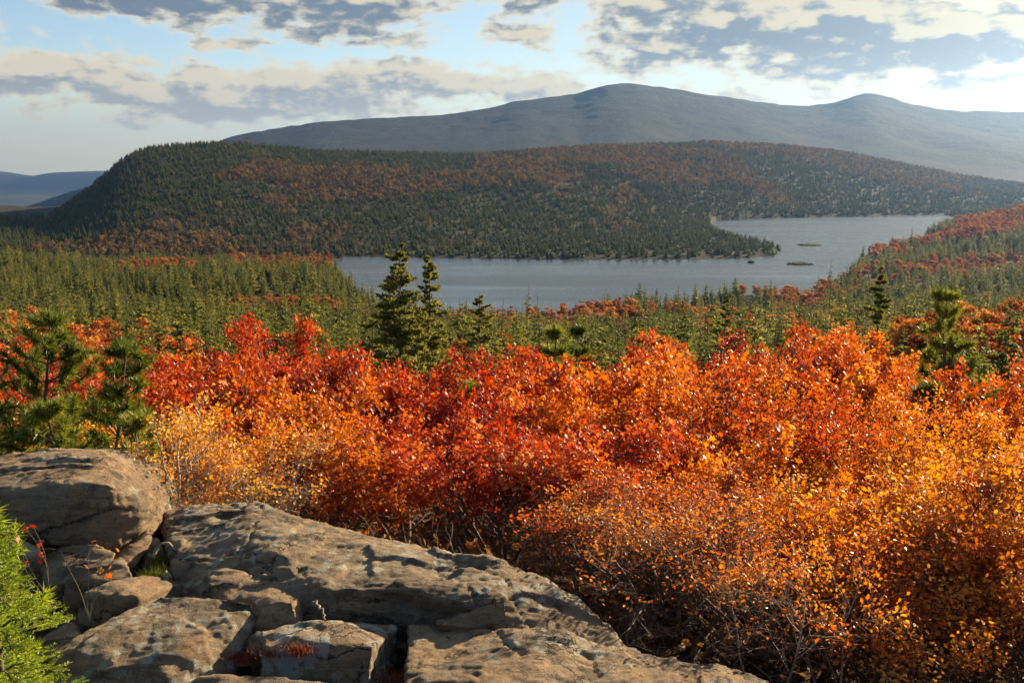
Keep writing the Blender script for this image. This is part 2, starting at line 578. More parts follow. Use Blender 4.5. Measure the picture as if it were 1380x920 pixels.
def plan_y(px, Y):
    return tanaz(px, 340) * Y, Y


_sh = [plan_y(448, 880), plan_y(452, 760), plan_y(474, 650), plan_y(488, 600), plan_y(520, 575), plan_y(600, 558), plan_y(700, 552),
       plan_y(760, 562), plan_y(850, 585), plan_y(900, 602), plan_y(960, 625), plan_y(1010, 632), plan_y(1060, 640), plan_y(1110, 660),
       plan_y(1136, 700), plan_y(1150, 790), plan_y(1158, 860), plan_y(1196, 960), plan_y(1240, 1040), plan_y(1262, 1130), plan_y(1248, 1260),
       plan_y(1268, 1400), plan_y(1290, 1600), plan(1262, 289.5), plan(1150, 291.5), plan(1050, 293.5), plan(965, 296.5),
       plan_y(955, 1420), plan_y(968, 1250), plan_y(1010, 1120), plan_y(1046, 1040), plan_y(1056, 1000), plan(1046, 345.5), plan(950, 349.5), plan(800, 350.5), plan(600, 347.5), plan(470, 345.5)]
LAKE = np.array(_sh)


def lake_sd(x, y):
    """signed distance to the shore line, positive on the water"""
    n = len(LAKE)
    d = np.full(x.shape, 1e9)
    ins = np.zeros(x.shape, bool)
    for i in range(n):
        ax, ay = LAKE[i]
        bx, by = LAKE[(i + 1) % n]
        ex, ey = bx - ax, by - ay
        t = np.clip(((x - ax) * ex + (y - ay) * ey) / (ex * ex + ey * ey), 0, 1)
        d = np.minimum(d, np.hypot(x - ax - t * ex, y - ay - t * ey))
        c = ((ay > y) != (by > y)) & (x < (bx - ax) * (y - ay) / (by - ay + 1e-12) + ax)
        ins ^= c
    return np.where(ins, d, -d)


# the near slope: for some picture columns, ground height by distance
_NEARCOL = [
    (-700, [(25, -8.7), (60, -16), (100, -23), (200, -38), (350, -57), (500, -66), (650, -72), (800, -84), (900, -91)]),
    (0, [(25, -8.7), (60, -16), (100, -23), (200, -38), (350, -58), (500, -67), (650, -73), (800, -85), (900, -91)]),
    (250, [(25, -8.7), (60, -16), (100, -23), (200, -39), (350, -59), (500, -68), (650, -73), (800, -86), (900, -91)]),
    (440, [(25, -8.7), (60, -16), (100, -23), (200, -39), (350, -60), (500, -70), (650, -76), (800, -88), (900, -91)]),
    (520, [(25, -8.7), (60, -16.5), (100, -24), (200, -42), (350, -66), (500, -86), (570, -89), (900, -91)]),
    (700, [(25, -8.7), (60, -17), (100, -25), (200, -44), (350, -69), (480, -86), (550, -89), (900, -91)]),
    (900, [(25, -8.7), (60, -16.5), (100, -24), (200, -43), (350, -66), (500, -82), (600, -89), (900, -91)]),
    (1080, [(25, -8.7), (60, -16), (100, -23), (200, -42), (350, -63), (500, -80), (640, -89), (900, -90)]),
    (1160, [(25, -8.7), (60, -16), (100, -23), (200, -41), (350, -61), (500, -78), (650, -84), (800, -87), (900, -87), (1000, -91)]),
    (1250, [(25, -8.7), (60, -15), (100, -22), (200, -40), (350, -60), (500, -76), (650, -81), (800, -82), (950, -80), (1100, -82), (1400, -91)]),
    (1300, [(25, -8.5), (60, -14.5), (100, -21), (200, -39), (350, -60), (500, -75), (650, -79), (800, -78), (950, -68), (1050, -66), (1300, -75), (1600, -88)]),
    (1380, [(25, -8.2), (60, -14), (100, -20), (200, -38), (350, -59), (500, -73), (650, -76), (800, -73), (1000, -60), (1150, -54), (1400, -65), (1800, -85)]),
    (2100, [(25, -8), (60, -13), (100, -19), (200, -35), (350, -50), (500, -58), (650, -60), (800, -55), (1000, -40), (1200, -20), (1500, -10), (1800, -40)]),
]
_nc_t = np.array([tanaz(c[0], 360) for c in _NEARCOL])


def near_z(t, Y):
    cols = np.stack([np.interp(Y, [p[0] for p in c[1]], [p[1] for p in c[1]]) for c in _NEARCOL])
    k = np.clip(np.searchsorted(_nc_t, t) - 1, 0, len(_nc_t) - 2)
    f = np.clip((t - _nc_t[k]) / (_nc_t[k + 1] - _nc_t[k]), 0, 1)
    ii = np.arange(len(Y))
    return cols[k, ii] * (1 - f) + cols[k + 1, ii] * f


# the wooded hill across the water: (column, crest row, crest distance, foot distance)
_HILL = [(-900, 420, 1500, 1000), (-300, 395, 1500, 950), (-100, 360, 1500, 900), (0, 324, 1500, 900), (50, 293, 1520, 900), (100, 261, 1550, 900), (140, 231, 1600, 900), (165, 208, 1650, 900),
         (200, 193, 1700, 900), (290, 187, 1750, 905), (350, 190, 1800, 915), (430, 198, 1850, 930), (540, 201, 1950, 935), (640, 203, 2050, 1000),
         (760, 195, 2200, 1120), (860, 190, 2300, 1220), (960, 188, 2400, 1400), (1040, 192, 2450, 1520), (1120, 200, 2500, 1570), (1200, 215, 2500, 1590),
         (1280, 231, 2500, 1600), (1380, 246, 2500, 1620), (1550, 268, 2500, 1700), (2400, 285, 2500, 1750)]
_h_t = np.array([tanaz(h[0], 220) for h in _HILL])
_h_z = np.array([slope(h[1]) * h[2] - 9.0 for h in _HILL])
_h_c = np.array([h[2] for h in _HILL], float)
_h_f = np.array([h[3] for h in _HILL], float)

# the far mountain: (column, crest row)
_MTN = [(-900, 345), (-400, 330), (-100, 312), (0, 288), (60, 268), (110, 252), (150, 242), (220, 222), (280, 196), (310, 184), (360, 175), (440, 163), (520, 159), (600, 155), (650, 147),
        (700, 136), (750, 130), (785, 126), (805, 116), (830, 112), (860, 113), (900, 119), (950, 127), (1000, 134), (1040, 140), (1080, 143), (1115, 141), (1140, 133),
        (1165, 125), (1185, 127), (1210, 136), (1250, 146), (1300, 150), (1380, 151), (1500, 158), (1800, 175), (2400, 210)]
MTN_D = 5500.0
_m_t = np.array([tanaz(m_[0], 160) for m_ in _MTN])
_m_z = np.array([slope(m_[1]) * MTN_D for m_ in _MTN])


def smooth_table(ts, zs, sig):
    tt = np.linspace(ts[0], ts[-1], 6000)
    zz = np.interp(tt, ts, zs)
    h = sig / (tt[1] - tt[0])
    k = np.exp(-0.5 * (np.arange(-int(3 * h), int(3 * h) + 1) / h) ** 2)
    k /= k.sum()
    pad = len(k) // 2
    return tt, np.convolve(np.pad(zz, pad, mode='edge'), k, 'valid')


_M_T, _M_Z = smooth_table(_m_t, _m_z, 0.0075)
_H_T, _H_Z = smooth_table(_h_t, _h_z, 0.008)


def sstep(x, a, b):
    t = np.clip((x - a) / (b - a), 0, 1)
    return t * t * (3 - 2 * t)


def ground_z(x, Y):
    x = np.atleast_1d(np.asarray(x, float))
    Y = np.atleast_1d(np.asarray(Y, float))
    t = x / np.maximum(Y, 4.0)
    # ledge and scrub slope
    fg = np.interp(Y, [-8, 1.6, 2.8, 3.6, 6.5, 8.0, 25, 40], [-1.7, -1.7, -2.7, -2.95, -3.0, -3.45, -8.7, -11.9])
    fg = fg - 0.75 * sstep(x, 1.0, 2.2) * sstep(Y, 3.4, 5.5) * (1 - sstep(Y, 9, 14))
    fg = fg - 0.10 * sstep(-x, 2.2, 4.0) * sstep(Y, 6, 9)
    z = np.where(Y < 25, fg, near_z(t, np.clip(Y, 25, 2000)))
    P = np.stack([x, Y, 0 * x], 1)
    z = z + 0.10 * fbm(P * 0.9, 3) * sstep(Y, 6, 9) * (1 - sstep(Y, 60, 120)) + (2.0 + 2.2 * sstep(Y, 250, 500) * (1 - sstep(Y, 900, 1000))) * fbm(P * 0.016, 4) * sstep(Y, 60, 200) * (1 - sstep(Y, 2500, 3200))
    # hill across the lake
    hc = np.interp(t, _h_t, _h_c)
    hf = np.interp(t, _h_t, _h_f)
    hz = np.interp(t, _H_T, _H_Z)
    u = np.clip((Y - hf) / (hc - hf), 0, 1)
    prof = 0.55 * u + 0.45 * (u * u * (3 - 2 * u))
    rel = fbm(P * 0.0045 + 5, 4) * 9 * np.sin(np.pi * u) + 1.6 * fbm(P * 0.02, 3) * u
    hill = -90.5 + (hz + 90.5) * prof + rel
    back = hz - (hz + 150) * sstep(Y, hc, hc + 1000)
    hill = np.where(Y > hc, back, hill)
    z = np.where(Y > hf, np.maximum(hill, np.where(Y < 2000, z, -400)), z)
    # far mountain with spurs
    mz = np.interp(t, _M_T, _M_Z)
    b0 = -60 - 420 * sstep(-t, 0.30, 0.48)
    um = np.clip((Y - 3000) / (MTN_D - 3000), 0, 1)
    spur = fbm(np.stack([x * 0.0016, Y * 0.0005, 0 * x], 1) + 9, 4) * 32 * np.sin(np.pi * um) ** 1.0
    mt = b0 + (mz - b0) * (0.35 * um + 0.65 * um ** 1.7) + spur + fbm(P * 0.02 + 3, 2) * 3.5 * um
    mtb = mz + fbm(P * 0.02 + 3, 2) * 3.5 - (mz + 500) * sstep(Y, MTN_D, MTN_D + 2400)
    z = np.where(Y > 3000, np.where(Y > MTN_D, mtb, mt), z)
    blend = sstep(Y, 2700, 3000)
    z = np.where((Y > 2700) & (Y <= 3000), z * (1 - blend) + b0 * blend, z)
    # valley bottom and the hills on its far side
    fz = slope(227) * 14000 + 90 * fbm(np.stack([x * 0.0006, 0 * x, 0 * x], 1) + 2, 3)
    far = -500 + (fz + 500) * sstep(Y, 12900, 14000)
    mid = (slope(262) * 11200 + 500) * np.exp(-((Y - 11200) / 500.0) ** 2) * (0.8 + 0.3 * fbm(np.stack([x * 0.0009, 0 * x, 0 * x], 1) + 4, 3))
    z = np.where(Y > 7600, far + mid, z)
    # lake basin
    nearlake = (Y > 400) & (Y < 1900)
    if nearlake.any():
        s = lake_sd(x[nearlake], Y[nearlake])
        zz = z[nearlake]
        zz = np.where(s > 0, np.minimum(zz, -90.4 - np.minimum(s * 0.12, 5)), np.maximum(zz, -90 + np.minimum(-s * 0.08, 1.8)))
        z[nearlake] = zz
    return z


def gz(x, y):
    return float(ground_z([x], [y])[0])


def build_ground():
    ys = np.concatenate([np.arange(-5, 9, 0.16), np.geomspace(9, 400, 170), np.geomspace(404, 2800, 330), np.geomspace(2815, 7600, 170), np.geomspace(7700, 14600, 60)])
    ts = np.concatenate([np.linspace(-1.3, -0.62, 60)[:-1], np.linspace(-0.62, 0.62, 620), np.linspace(0.62, 1.3, 60)[1:]])
    T, Yg = np.meshgrid(ts, ys)
    X = T * (Yg + 6.0)
    Z = ground_z(X.ravel(), Yg.ravel())
    V = np.stack([X.ravel(), Yg.ravel(), Z], 1)
    nr, nc = T.shape
    i = np.arange(nr * nc).reshape(nr, nc)
    F = np.stack([i[:-1, :-1].ravel(), i[:-1, 1:].ravel(), i[1:, 1:].ravel(), i[1:, :-1].ravel()], 1)
    o = link('ground', mesh_from('ground', V, F, M['ground'], True))
    tag(o, kind='structure')


build_ground()


def build_lake():
    x0, x1 = LAKE[:, 0].min() - 40, LAKE[:, 0].max() + 40
    y0, y1 = LAKE[:, 1].min() - 30, LAKE[:, 1].max() + 30
    xs, ys = np.linspace(x0, x1, 40), np.linspace(y0, y1, 50)
    X, Y = np.meshgrid(xs, ys)
    V = np.stack([X.ravel(), Y.ravel(), np.full(X.size, LAKE_Z)], 1)
    i = np.arange(X.size).reshape(X.shape)
    F = np.stack([i[:-1, :-1].ravel(), i[:-1, 1:].ravel(), i[1:, 1:].ravel(), i[1:, :-1].ravel()], 1)
    tag(link('lake_water', mesh_from('lake_water', V, F, M['water'], True)), kind='structure')


build_lake()

# ------------------------------------------------------------------ haze: the evening air
def build_haze():
    m, b = new_mat('evening haze')
    pv = b.n('ShaderNodeVolumePrincipled')
    pv.inputs['Color'].default_value = (0.25, 0.50, 1.0, 1)
    pv.inputs['Density'].default_value = 0.000036
    pv.inputs['Anisotropy'].default_value = 0.68
    out = b.n('ShaderNodeOutputMaterial')
    b.t.links.new(pv.outputs[0], out.inputs['Volume'])
    x0, x1, y0, y1, z0, z1 = -20000, 20000, -2500, 15500, -640, 520
    V = np.array([[x, y, z] for x in (x0, x1) for y in (y0, y1) for z in (z0, z1)])
    F = np.array([[0, 1, 3, 2], [4, 6, 7, 5], [0, 4, 5, 1], [2, 3, 7, 6], [0, 2, 6, 4], [1, 5, 7, 3]])
    tag(link('haze', mesh_from('haze', V, F, m)), kind='stuff')


build_haze()

# ------------------------------------------------------------------ mesh makers for plants
def rot_mats(rng, n, up_bias=0.0):
    """n random rotation matrices; up_bias pulls the z axes up"""
    zax = rng.normal(size=(n, 3))
    zax[:, 2] = zax[:, 2] + up_bias
    zax /= np.linalg.norm(zax, axis=1)[:, None]
    a = rng.normal(size=(n, 3))
    xax = np.cross(a, zax)
    xax /= np.linalg.norm(xax, axis=1)[:, None]
    yax = np.cross(zax, xax)
    return np.stack([xax, yax, zax], 2)


def axes_mats(y, rng, z=None):
    """matrices whose y axis is the given direction"""
    n = len(y)
    y = y / np.maximum(np.linalg.norm(y, axis=1), 1e-9)[:, None]
    a = rng.normal(size=(n, 3)) if z is None else z
    x = np.cross(y, a)
    x /= np.maximum(np.linalg.norm(x, axis=1), 1e-9)[:, None]
    zz = np.cross(x, y)
    return np.stack([x, y, zz], 2)


def stamp(tv, tf, pos, mats, scl):
    """copies of a template: returns V, F"""
    tv = np.asarray(tv, float)
    n, k = len(pos), len(tv)
    s = np.asarray(scl, float)
    if s.ndim == 1:
        s = s[:, None, None]
    else:
        s = s[:, None, :]
    loc = tv[None] * s
    V = np.einsum('nij,nkj->nki', mats, loc) + pos[:, None, :]
    tf = np.asarray(tf)
    F = (tf[None] + (np.arange(n) * k)[:, None, None]).reshape(-1, tf.shape[1])
    return V.reshape(-1, 3), F


class Bag:
    def __init__(s):
        s.V, s.F3, s.F4, s.n = [], [], [], 0

    def add(s, V, F):
        V = np.asarray(V, float)
        F = np.asarray(F) + s.n
        (s.F3 if F.shape[1] == 3 else s.F4).append(F)
        s.V.append(V)
        s.n += len(V)

    def mesh(s, name, mat, smooth=False):
        fs = []
        if s.F3:
            fs.append(np.concatenate(s.F3))
        if s.F4:
            fs.append(np.concatenate(s.F4))
        return mesh_from(name, np.concatenate(s.V), fs, mat, smooth)


def tube(bag, P, r, sides=5):
    P = np.asarray(P, float)
    r = np.broadcast_to(np.asarray(r, float), (len(P),))
    d = np.gradient(P, axis=0)
    d /= np.maximum(np.linalg.norm(d, axis=1), 1e-9)[:, None]
    ref = np.array([0.31, 0.87, 0.11]) if abs(d[0, 2]) > 0.8 else np.array([0.05, 0.1, 1.0])
    u = np.cross(d, ref)
    u /= np.maximum(np.linalg.norm(u, axis=1), 1e-9)[:, None]
    w = np.cross(d, u)
    a = np.arange(sides) * 2 * np.pi / sides
    ring = u[:, None, :] * np.cos(a)[None, :, None] + w[:, None, :] * np.sin(a)[None, :, None]
    V = (P[:, None, :] + ring * r[:, None, None]).reshape(-1, 3)
    n = len(P)
    i = np.arange(n * sides).reshape(n, sides)
    j = np.roll(i, -1, 1)
    F = np.stack([i[:-1].ravel(), j[:-1].ravel(), j[1:].ravel(), i[1:].ravel()], 1)
    bag.add(V, F)


# leaf templates, tip along +y
MAPLE_V = [(0, -0.5, 0), (0.42, -0.38, -.06), (0.22, -0.06, .04), (0.52, 0.16, -.10), (0.16, 0.2, .05), (0, 0.62, -.08), (-0.16, 0.2, .05), (-0.52, 0.16, -.10), (-0.22, -0.06, .04), (-0.42, -0.38, -.06)]
MAPLE_F = [(0, 1, 2), (0, 2, 4), (2, 3, 4), (0, 4, 6), (4, 5, 6), (0, 6, 8), (6, 7, 8), (0, 8, 9)]
OVAL_V = [(0, -0.5, 0), (0.27, -0.22, .07), (0.29, 0.12, .07), (0, 0.55, -.06), (-0.29, 0.12, .07), (-0.27, -0.22, .07)]
OVAL_F = [(0, 1, 2), (0, 2, 3), (0, 3, 4), (0, 4, 5)]
CLUMP_V = [(-0.5, -0.3, 0), (0.5, -0.25, 0.12), (0.1, 0.6, -0.1)]
CLUMP_F = [(0, 1, 2)]


def wander(rng, p, d, L, n, bend, lift=0.0):
    pts = [np.array(p, float)]
    d = np.array(d, float)
    d /= np.linalg.norm(d)
    for k in range(n):
        d = d + rng.normal(size=3) * bend + np.array([0, 0, lift])
        d /= np.linalg.norm(d)
        pts.append(pts[-1] + d * L / n)
    return np.array(pts)


def scrub_tree(seed, H, spread, stems, leaves, leaf='maple', size=0.07, twig_levels=3, low=0.28, thick=1.0):
    """many-stemmed hill scrub: returns trunk mesh and crown mesh (base at the origin, height H)"""
    rng = np.random.default_rng(seed)
    wood = Bag()
    tips = []

    def limb(p, d, L, r, level, frac0):
        n = 7 if level == 0 else 5
        pts = wander(rng, p, d, L, n, 0.10 + 0.05 * level, 0.035)
        rad = np.linspace(r, r * 0.42, len(pts))
        tube(wood, pts, rad, 6 if level == 0 else (4 if level == 1 else 3))
        if level >= 2:
            tips.append(pts[1:])
        elif level == 1:
            tips.append(pts[3:])
        if level >= twig_levels:
            return
        nb = (7, 6, 4)[level] + int(rng.integers(0, 3))
        for k in range(nb):
            f = frac0 + (1 - frac0) * (k + rng.uniform(0, 0.9)) / nb
            q = f * (len(pts) - 1)
            i = min(int(q), len(pts) - 2)
            pp = pts[i] + (pts[i + 1] - pts[i]) * (q - i)
            dd = pts[i + 1] - pts[i]
            dd = dd / np.linalg.norm(dd)
            side = np.cross(dd, rng.normal(size=3))
            side /= np.linalg.norm(side)
            nd = dd * rng.uniform(0.5, 0.9) + side * rng.uniform(0.6, 1.0) + np.array([0, 0, 0.12])
            limb(pp, nd, L * rng.uniform(0.42, 0.62) * (1.15 - 0.45 * f), r * 0.5 * (1.1 - 0.4 * f), level + 1, 0.2)

    for s in range(stems):
        a = s * 2 * np.pi / stems + rng.uniform(-0.5, 0.5)
        lean = rng.uniform(0.12, 0.5) * spread
        limb((0.06 * math.cos(a), 0.06 * math.sin(a), -0.15), (math.cos(a) * lean, math.sin(a) * lean, 1.0), H * rng.uniform(0.72, 0.92), thick * (0.0125 * H + 0.004), 0, low)
    T = np.concatenate(tips)
    # fit to the asked height
    allv = np.concatenate(wood.V)
    k = H / max(allv[:, 2].max(), 0.1)
    wood.V = [v * np.array([1, 1, k]) for v in wood.V]
    T = T * np.array([1, 1, k])
    wgt = np.clip((T[:, 2] / H - 0.36 - 0.3 * low) * 2.6, 0.035, 1.0)
    pick = rng.choice(len(T), size=leaves, p=wgt / wgt.sum())
    pos = T[pick] + rng.normal(size=(leaves, 3)) * 0.055
    pos[:, 2] = np.minimum(pos[:, 2], H * 1.03)
    mats = rot_mats(rng, leaves, 0.3)
    tv, tf = (MAPLE_V, MAPLE_F) if leaf == 'maple' else (OVAL_V, OVAL_F)
    V, F = stamp(tv, tf, pos, mats, size * (0.4 + 0.95 * rng.beta(2.2, 2.6, leaves)))
    return wood, V, F


def conifer(seed, H, Rr, whorls, per, fine=0, gap=0.0, power=0.85, base=0.06, ragged=0.25):
    """spruce or fir: trunk Bag, crown Bag. fine 0: two faces per branch, 1: sprays, 2: dense sprays"""
    rng = np.random.default_rng(seed)
    wood, crown = Bag(), Bag()
    zz = np.linspace(0, H * 0.99, 8)
    bendx = np.cumsum(rng.normal(size=8)) * 0.006 * H
    bendy = np.cumsum(rng.normal(size=8)) * 0.006 * H
    bendx -= bendx[0]
    bendy -= bendy[0]
    zz[0] = -0.4
    tube(wood, np.stack([bendx, bendy, zz], 1), np.linspace(0.010 * H + 0.02, 0.01, 8), 5)
    pos, mats, scl = [], [], []
    for w in range(whorls):
        f = base + (1 - base) * (w + rng.uniform(-0.25, 0.25)) / whorls
        f = min(max(f, 0.02), 0.985)
        rad = Rr * ((1 - f) ** power) * (0.9 + 0.1 * math.sin(9 * f)) + 0.02 * H * (1 - f)
        nb = max(3, int(per * (0.6 + 0.5 * (1 - f))))
        a0 = rng.uniform(0, 6.28)
        cx, cy_ = np.interp(f * H, zz, bendx), np.interp(f * H, zz, bendy)
        for k in range(nb):
            if rng.uniform() < gap:
                continue
            a = a0 + 6.283 * k / nb + rng.uniform(-0.4, 0.4)
            fb = min(max(f + rng.uniform(-0.75, 0.75) / whorls, 0.02), 0.985)
            L = rad * rng.uniform(1 - 1.6 * ragged, 1 + ragged)
            if L < 0.03 * H * 0.3:
                L = 0.03 * H * 0.3
            droop = 0.34 * (1 - f) - 0.45 * f
            p0 = np.array([cx, cy_, fb * H])
            dirh = np.array([math.cos(a), math.sin(a), 0])
            e = p0 + dirh * L + np.array([0, 0, -droop * L + rng.uniform(-0.05, 0.08) * L])
            side = np.array([-math.sin(a), math.cos(a), 0])
            if fine == 0:
                wv = L * 0.55
                hz = (-0.45 * L - 0.012 * H) * rng.uniform(0.4, 1.3)
                mid = p0 * 0.35 + e * 0.65
                V = np.array([p0 + [0, 0, 0.02 * H], mid + side * wv + [0, 0, hz], e, mid - side * wv + [0, 0, hz]])
                crown.add(V, np.array([[0, 1, 2], [0, 2, 3]]))
            else:
                m_ = 4 if fine == 1 else 7
                bend = p0 + (e - p0) * 0.5 + np.array([0, 0, 0.06 * L])
                if fine == 2:
                    tube(wood, np.stack([p0, bend, e]), [0.012 * L + 0.004, 0.006 * L + 0.003, 0.002], 3)
                for q in range(m_):
                    s = 0.18 + 0.82 * (q + rng.uniform(0, 0.6)) / m_
                    c = p0 * (1 - s) ** 2 + bend * 2 * s * (1 - s) + e * s * s
                    ww = L * 0.40 * (1.1 - 0.75 * s)
                    for sg in (-1, 1):
                        tip = c + side * sg * ww * rng.uniform(0.7, 1.2) + dirh * ww * 0.7 + np.array([0, 0, rng.uniform(-0.30, 0.05) * ww])
                        if fine == 1:
                            d = tip - c
                            pw = np.cross(d, rng.normal(size=3) * 0.8 + [0, 0, 0.6])
                            pw = pw / (np.linalg.norm(pw) + 1e-9) * ww * 0.62
                            crown.add(np.array([c - pw, tip - [0, 0, 0.08 * ww], c + pw * 0.9 + [0, 0, 0.12 * ww]]), np.array([[0, 1, 2]]))
                        else:
                            nn = 9
                            for j in range(nn):
                                u = (j + rng.uniform(0, 0.8)) / nn
                                pos.append(c + (tip - c) * u + rng.normal(size=3) * 0.012 * L)
                                mats.append((tip - c) / (np.linalg.norm(tip - c) + 1e-9) * 0.6 + rng.normal(size=3) * 0.5 + [0, 0, 0.25])
                                scl.append(0.10 + 0.05 * L)
    if pos:
        pos = np.array(pos)
        mm = axes_mats(np.array(mats), rng)
        V, F = stamp([(-0.30, 0, 0), (0.30, 0.1, 0.05), (0.05, 1.0, 0)], [(0, 1, 2)], pos, mm, np.array(scl) * rng.uniform(0.8, 1.4, len(pos)))
        crown.add(V, F)
    return wood, crown


def broadleaf(seed, H, Rr, lobes, clumps, size):
    """rounded autumn tree seen from afar"""
    rng = np.random.default_rng(seed)
    wood, crown = Bag(), Bag()
    tube(wood, wander(rng, (0, 0, -0.5), (0, 0, 1), H * 0.75, 5, 0.05), np.linspace(0.018 * H, 0.006 * H, 6), 5)
    cs = []
    for k in range(lobes):
        a = rng.uniform(0, 6.28)
        f = rng.uniform(0.32, 0.92)
        rr = Rr * math.sqrt(max(0.05, 1 - ((f - 0.52) / 0.5) ** 2)) * rng.uniform(0.2, 0.75)
        c = np.array([math.cos(a) * rr, math.sin(a) * rr, f * H])
        cs.append(c)
        if k < 7:
            p0 = np.array([0, 0, H * rng.uniform(0.22, 0.45)])
            tube(wood, np.stack([p0, (p0 + c) / 2 + rng.normal(size=3) * 0.05 * Rr, c]), [0.009 * H, 0.006 * H, 0.002 * H], 3)
    cs = np.array(cs)
    idx = rng.integers(0, lobes, clumps)
    d = rng.normal(size=(clumps, 3))
    d /= np.linalg.norm(d, axis=1)[:, None]
    d[:, 2] = np.where(d[:, 2] < -0.3, -d[:, 2], d[:, 2])
    lr = Rr * rng.uniform(0.30, 0.48, lobes)
    pos = cs[idx] + d * (lr[idx] * rng.uniform(0.55, 1.08, clumps))[:, None] * np.array([1, 1, 0.75])
    pos[:, 2] *= H / max(pos[:, 2].max(), 1.0)
    mm = rot_mats(rng, clumps, 0.7)
    V, F = stamp(CLUMP_V, CLUMP_F, pos, mm, size * rng.uniform(0.6, 1.3, clumps))
    crown.add(V, F)
    return wood, crown


def pine(seed, H, Rr, whorls, per, tuft=0.11, lean=0.0):
    """pitch pine: twisting limbs that end in bottle-brush tufts"""
    rng = np.random.default_rng(seed)
    wood, crown = Bag(), Bag()
    tr = wander(rng, (0, 0, -0.2), (lean, 0, 1), H * 1.0, 9, 0.05)
    tr[:, 2] *= H / tr[-1, 2]
    tube(wood, tr, np.linspace(0.016 * H + 0.01, 0.008, 10), 6)
    tp, td = [], []
    for w in range(whorls):
        f = 0.10 + 0.90 * w / (whorls - 0.5)
        q = f * 9
        i = min(int(q), 8)
        p0 = tr[i] + (tr[i + 1] - tr[i]) * (q - i)
        rad = Rr * (1.06 - f) ** 0.7 * rng.uniform(0.7, 1.1)
        a0 = rng.uniform(0, 6.28)
        for k in range(per):
            a = a0 + 6.283 * k / per + rng.uniform(-0.4, 0.4)
            L = max(0.12, rad * rng.uniform(0.55, 1.15))
            pts = wander(rng, p0, (math.cos(a), math.sin(a), rng.uniform(0.0, 0.4)), L, 5, 0.12, 0.09)
            tube(wood, pts, np.linspace(0.012 * L + 0.006, 0.004, 6), 4)
            for s in range(2, 6):
                for z in range(1 + int(L * 2.2)):
                    if s == 5 and z == 0:
                        e, d = pts[5], pts[5] - pts[4]
                    else:
                        dv = wander(rng, pts[s], (pts[5] - pts[0]) / L + rng.normal(size=3) * 0.7 + [0, 0, 0.25], 0.16 * L + 0.06, 3, 0.15, 0.12)
                        tube(wood, dv, [0.005, 0.004, 0.004, 0.003], 3)
                        e, d = dv[-1], dv[-1] - dv[-2]
                    tp.append(e)
                    td.append(d / np.linalg.norm(d))
    tp.append(tr[-1])
    td.append(np.array([0, 0, 1.0]))
    tp, td = np.array(tp), np.array(td)
    nn = 70
    P = np.repeat(tp, nn, 0)
    D = np.repeat(td, nn, 0)
    nd = rng.normal(size=P.shape)
    nd /= np.linalg.norm(nd, axis=1)[:, None]
    dirs = nd + D * rng.uniform(0.2, 1.4, len(P))[:, None]
    P = P - D * (rng.uniform(0, 1.0, len(P)) * tuft * 1.1)[:, None]
    mm = axes_mats(dirs, rng)
    sc = np.stack([np.full(len(P), 0.011 * (tuft / 0.11)), tuft * rng.uniform(0.65, 1.1, len(P)), np.full(len(P), 1.0)], 1)
    V, F = stamp([(-0.5, 0, 0), (0.5, 0, 0), (0, 1, 0)], [(0, 1, 2)], P, mm, sc)
    crown.add(V, F)
    return wood, crown


def copy_thing(root, loc, rz, scl, label, group=None):
    r = root.copy()
    COL.objects.link(r)
    r.location = loc
    r.rotation_euler = (0, 0, rz)
    r.scale = scl if hasattr(scl, '__len__') else (scl, scl, scl)
    r['label'] = label
    if group:
        r['group'] = group
    kids = []
    for ch in list(root.children):
        c = ch.copy()
        COL.objects.link(c)
        c.parent = r
        kids.append(c)
    return r, kids

# ------------------------------------------------------------------ rocks of the ledge
def P_(px, py, Y):
    return at(px, py, Y)


def Q_(px, py, z):
    return at(px, py, z / slope(py))


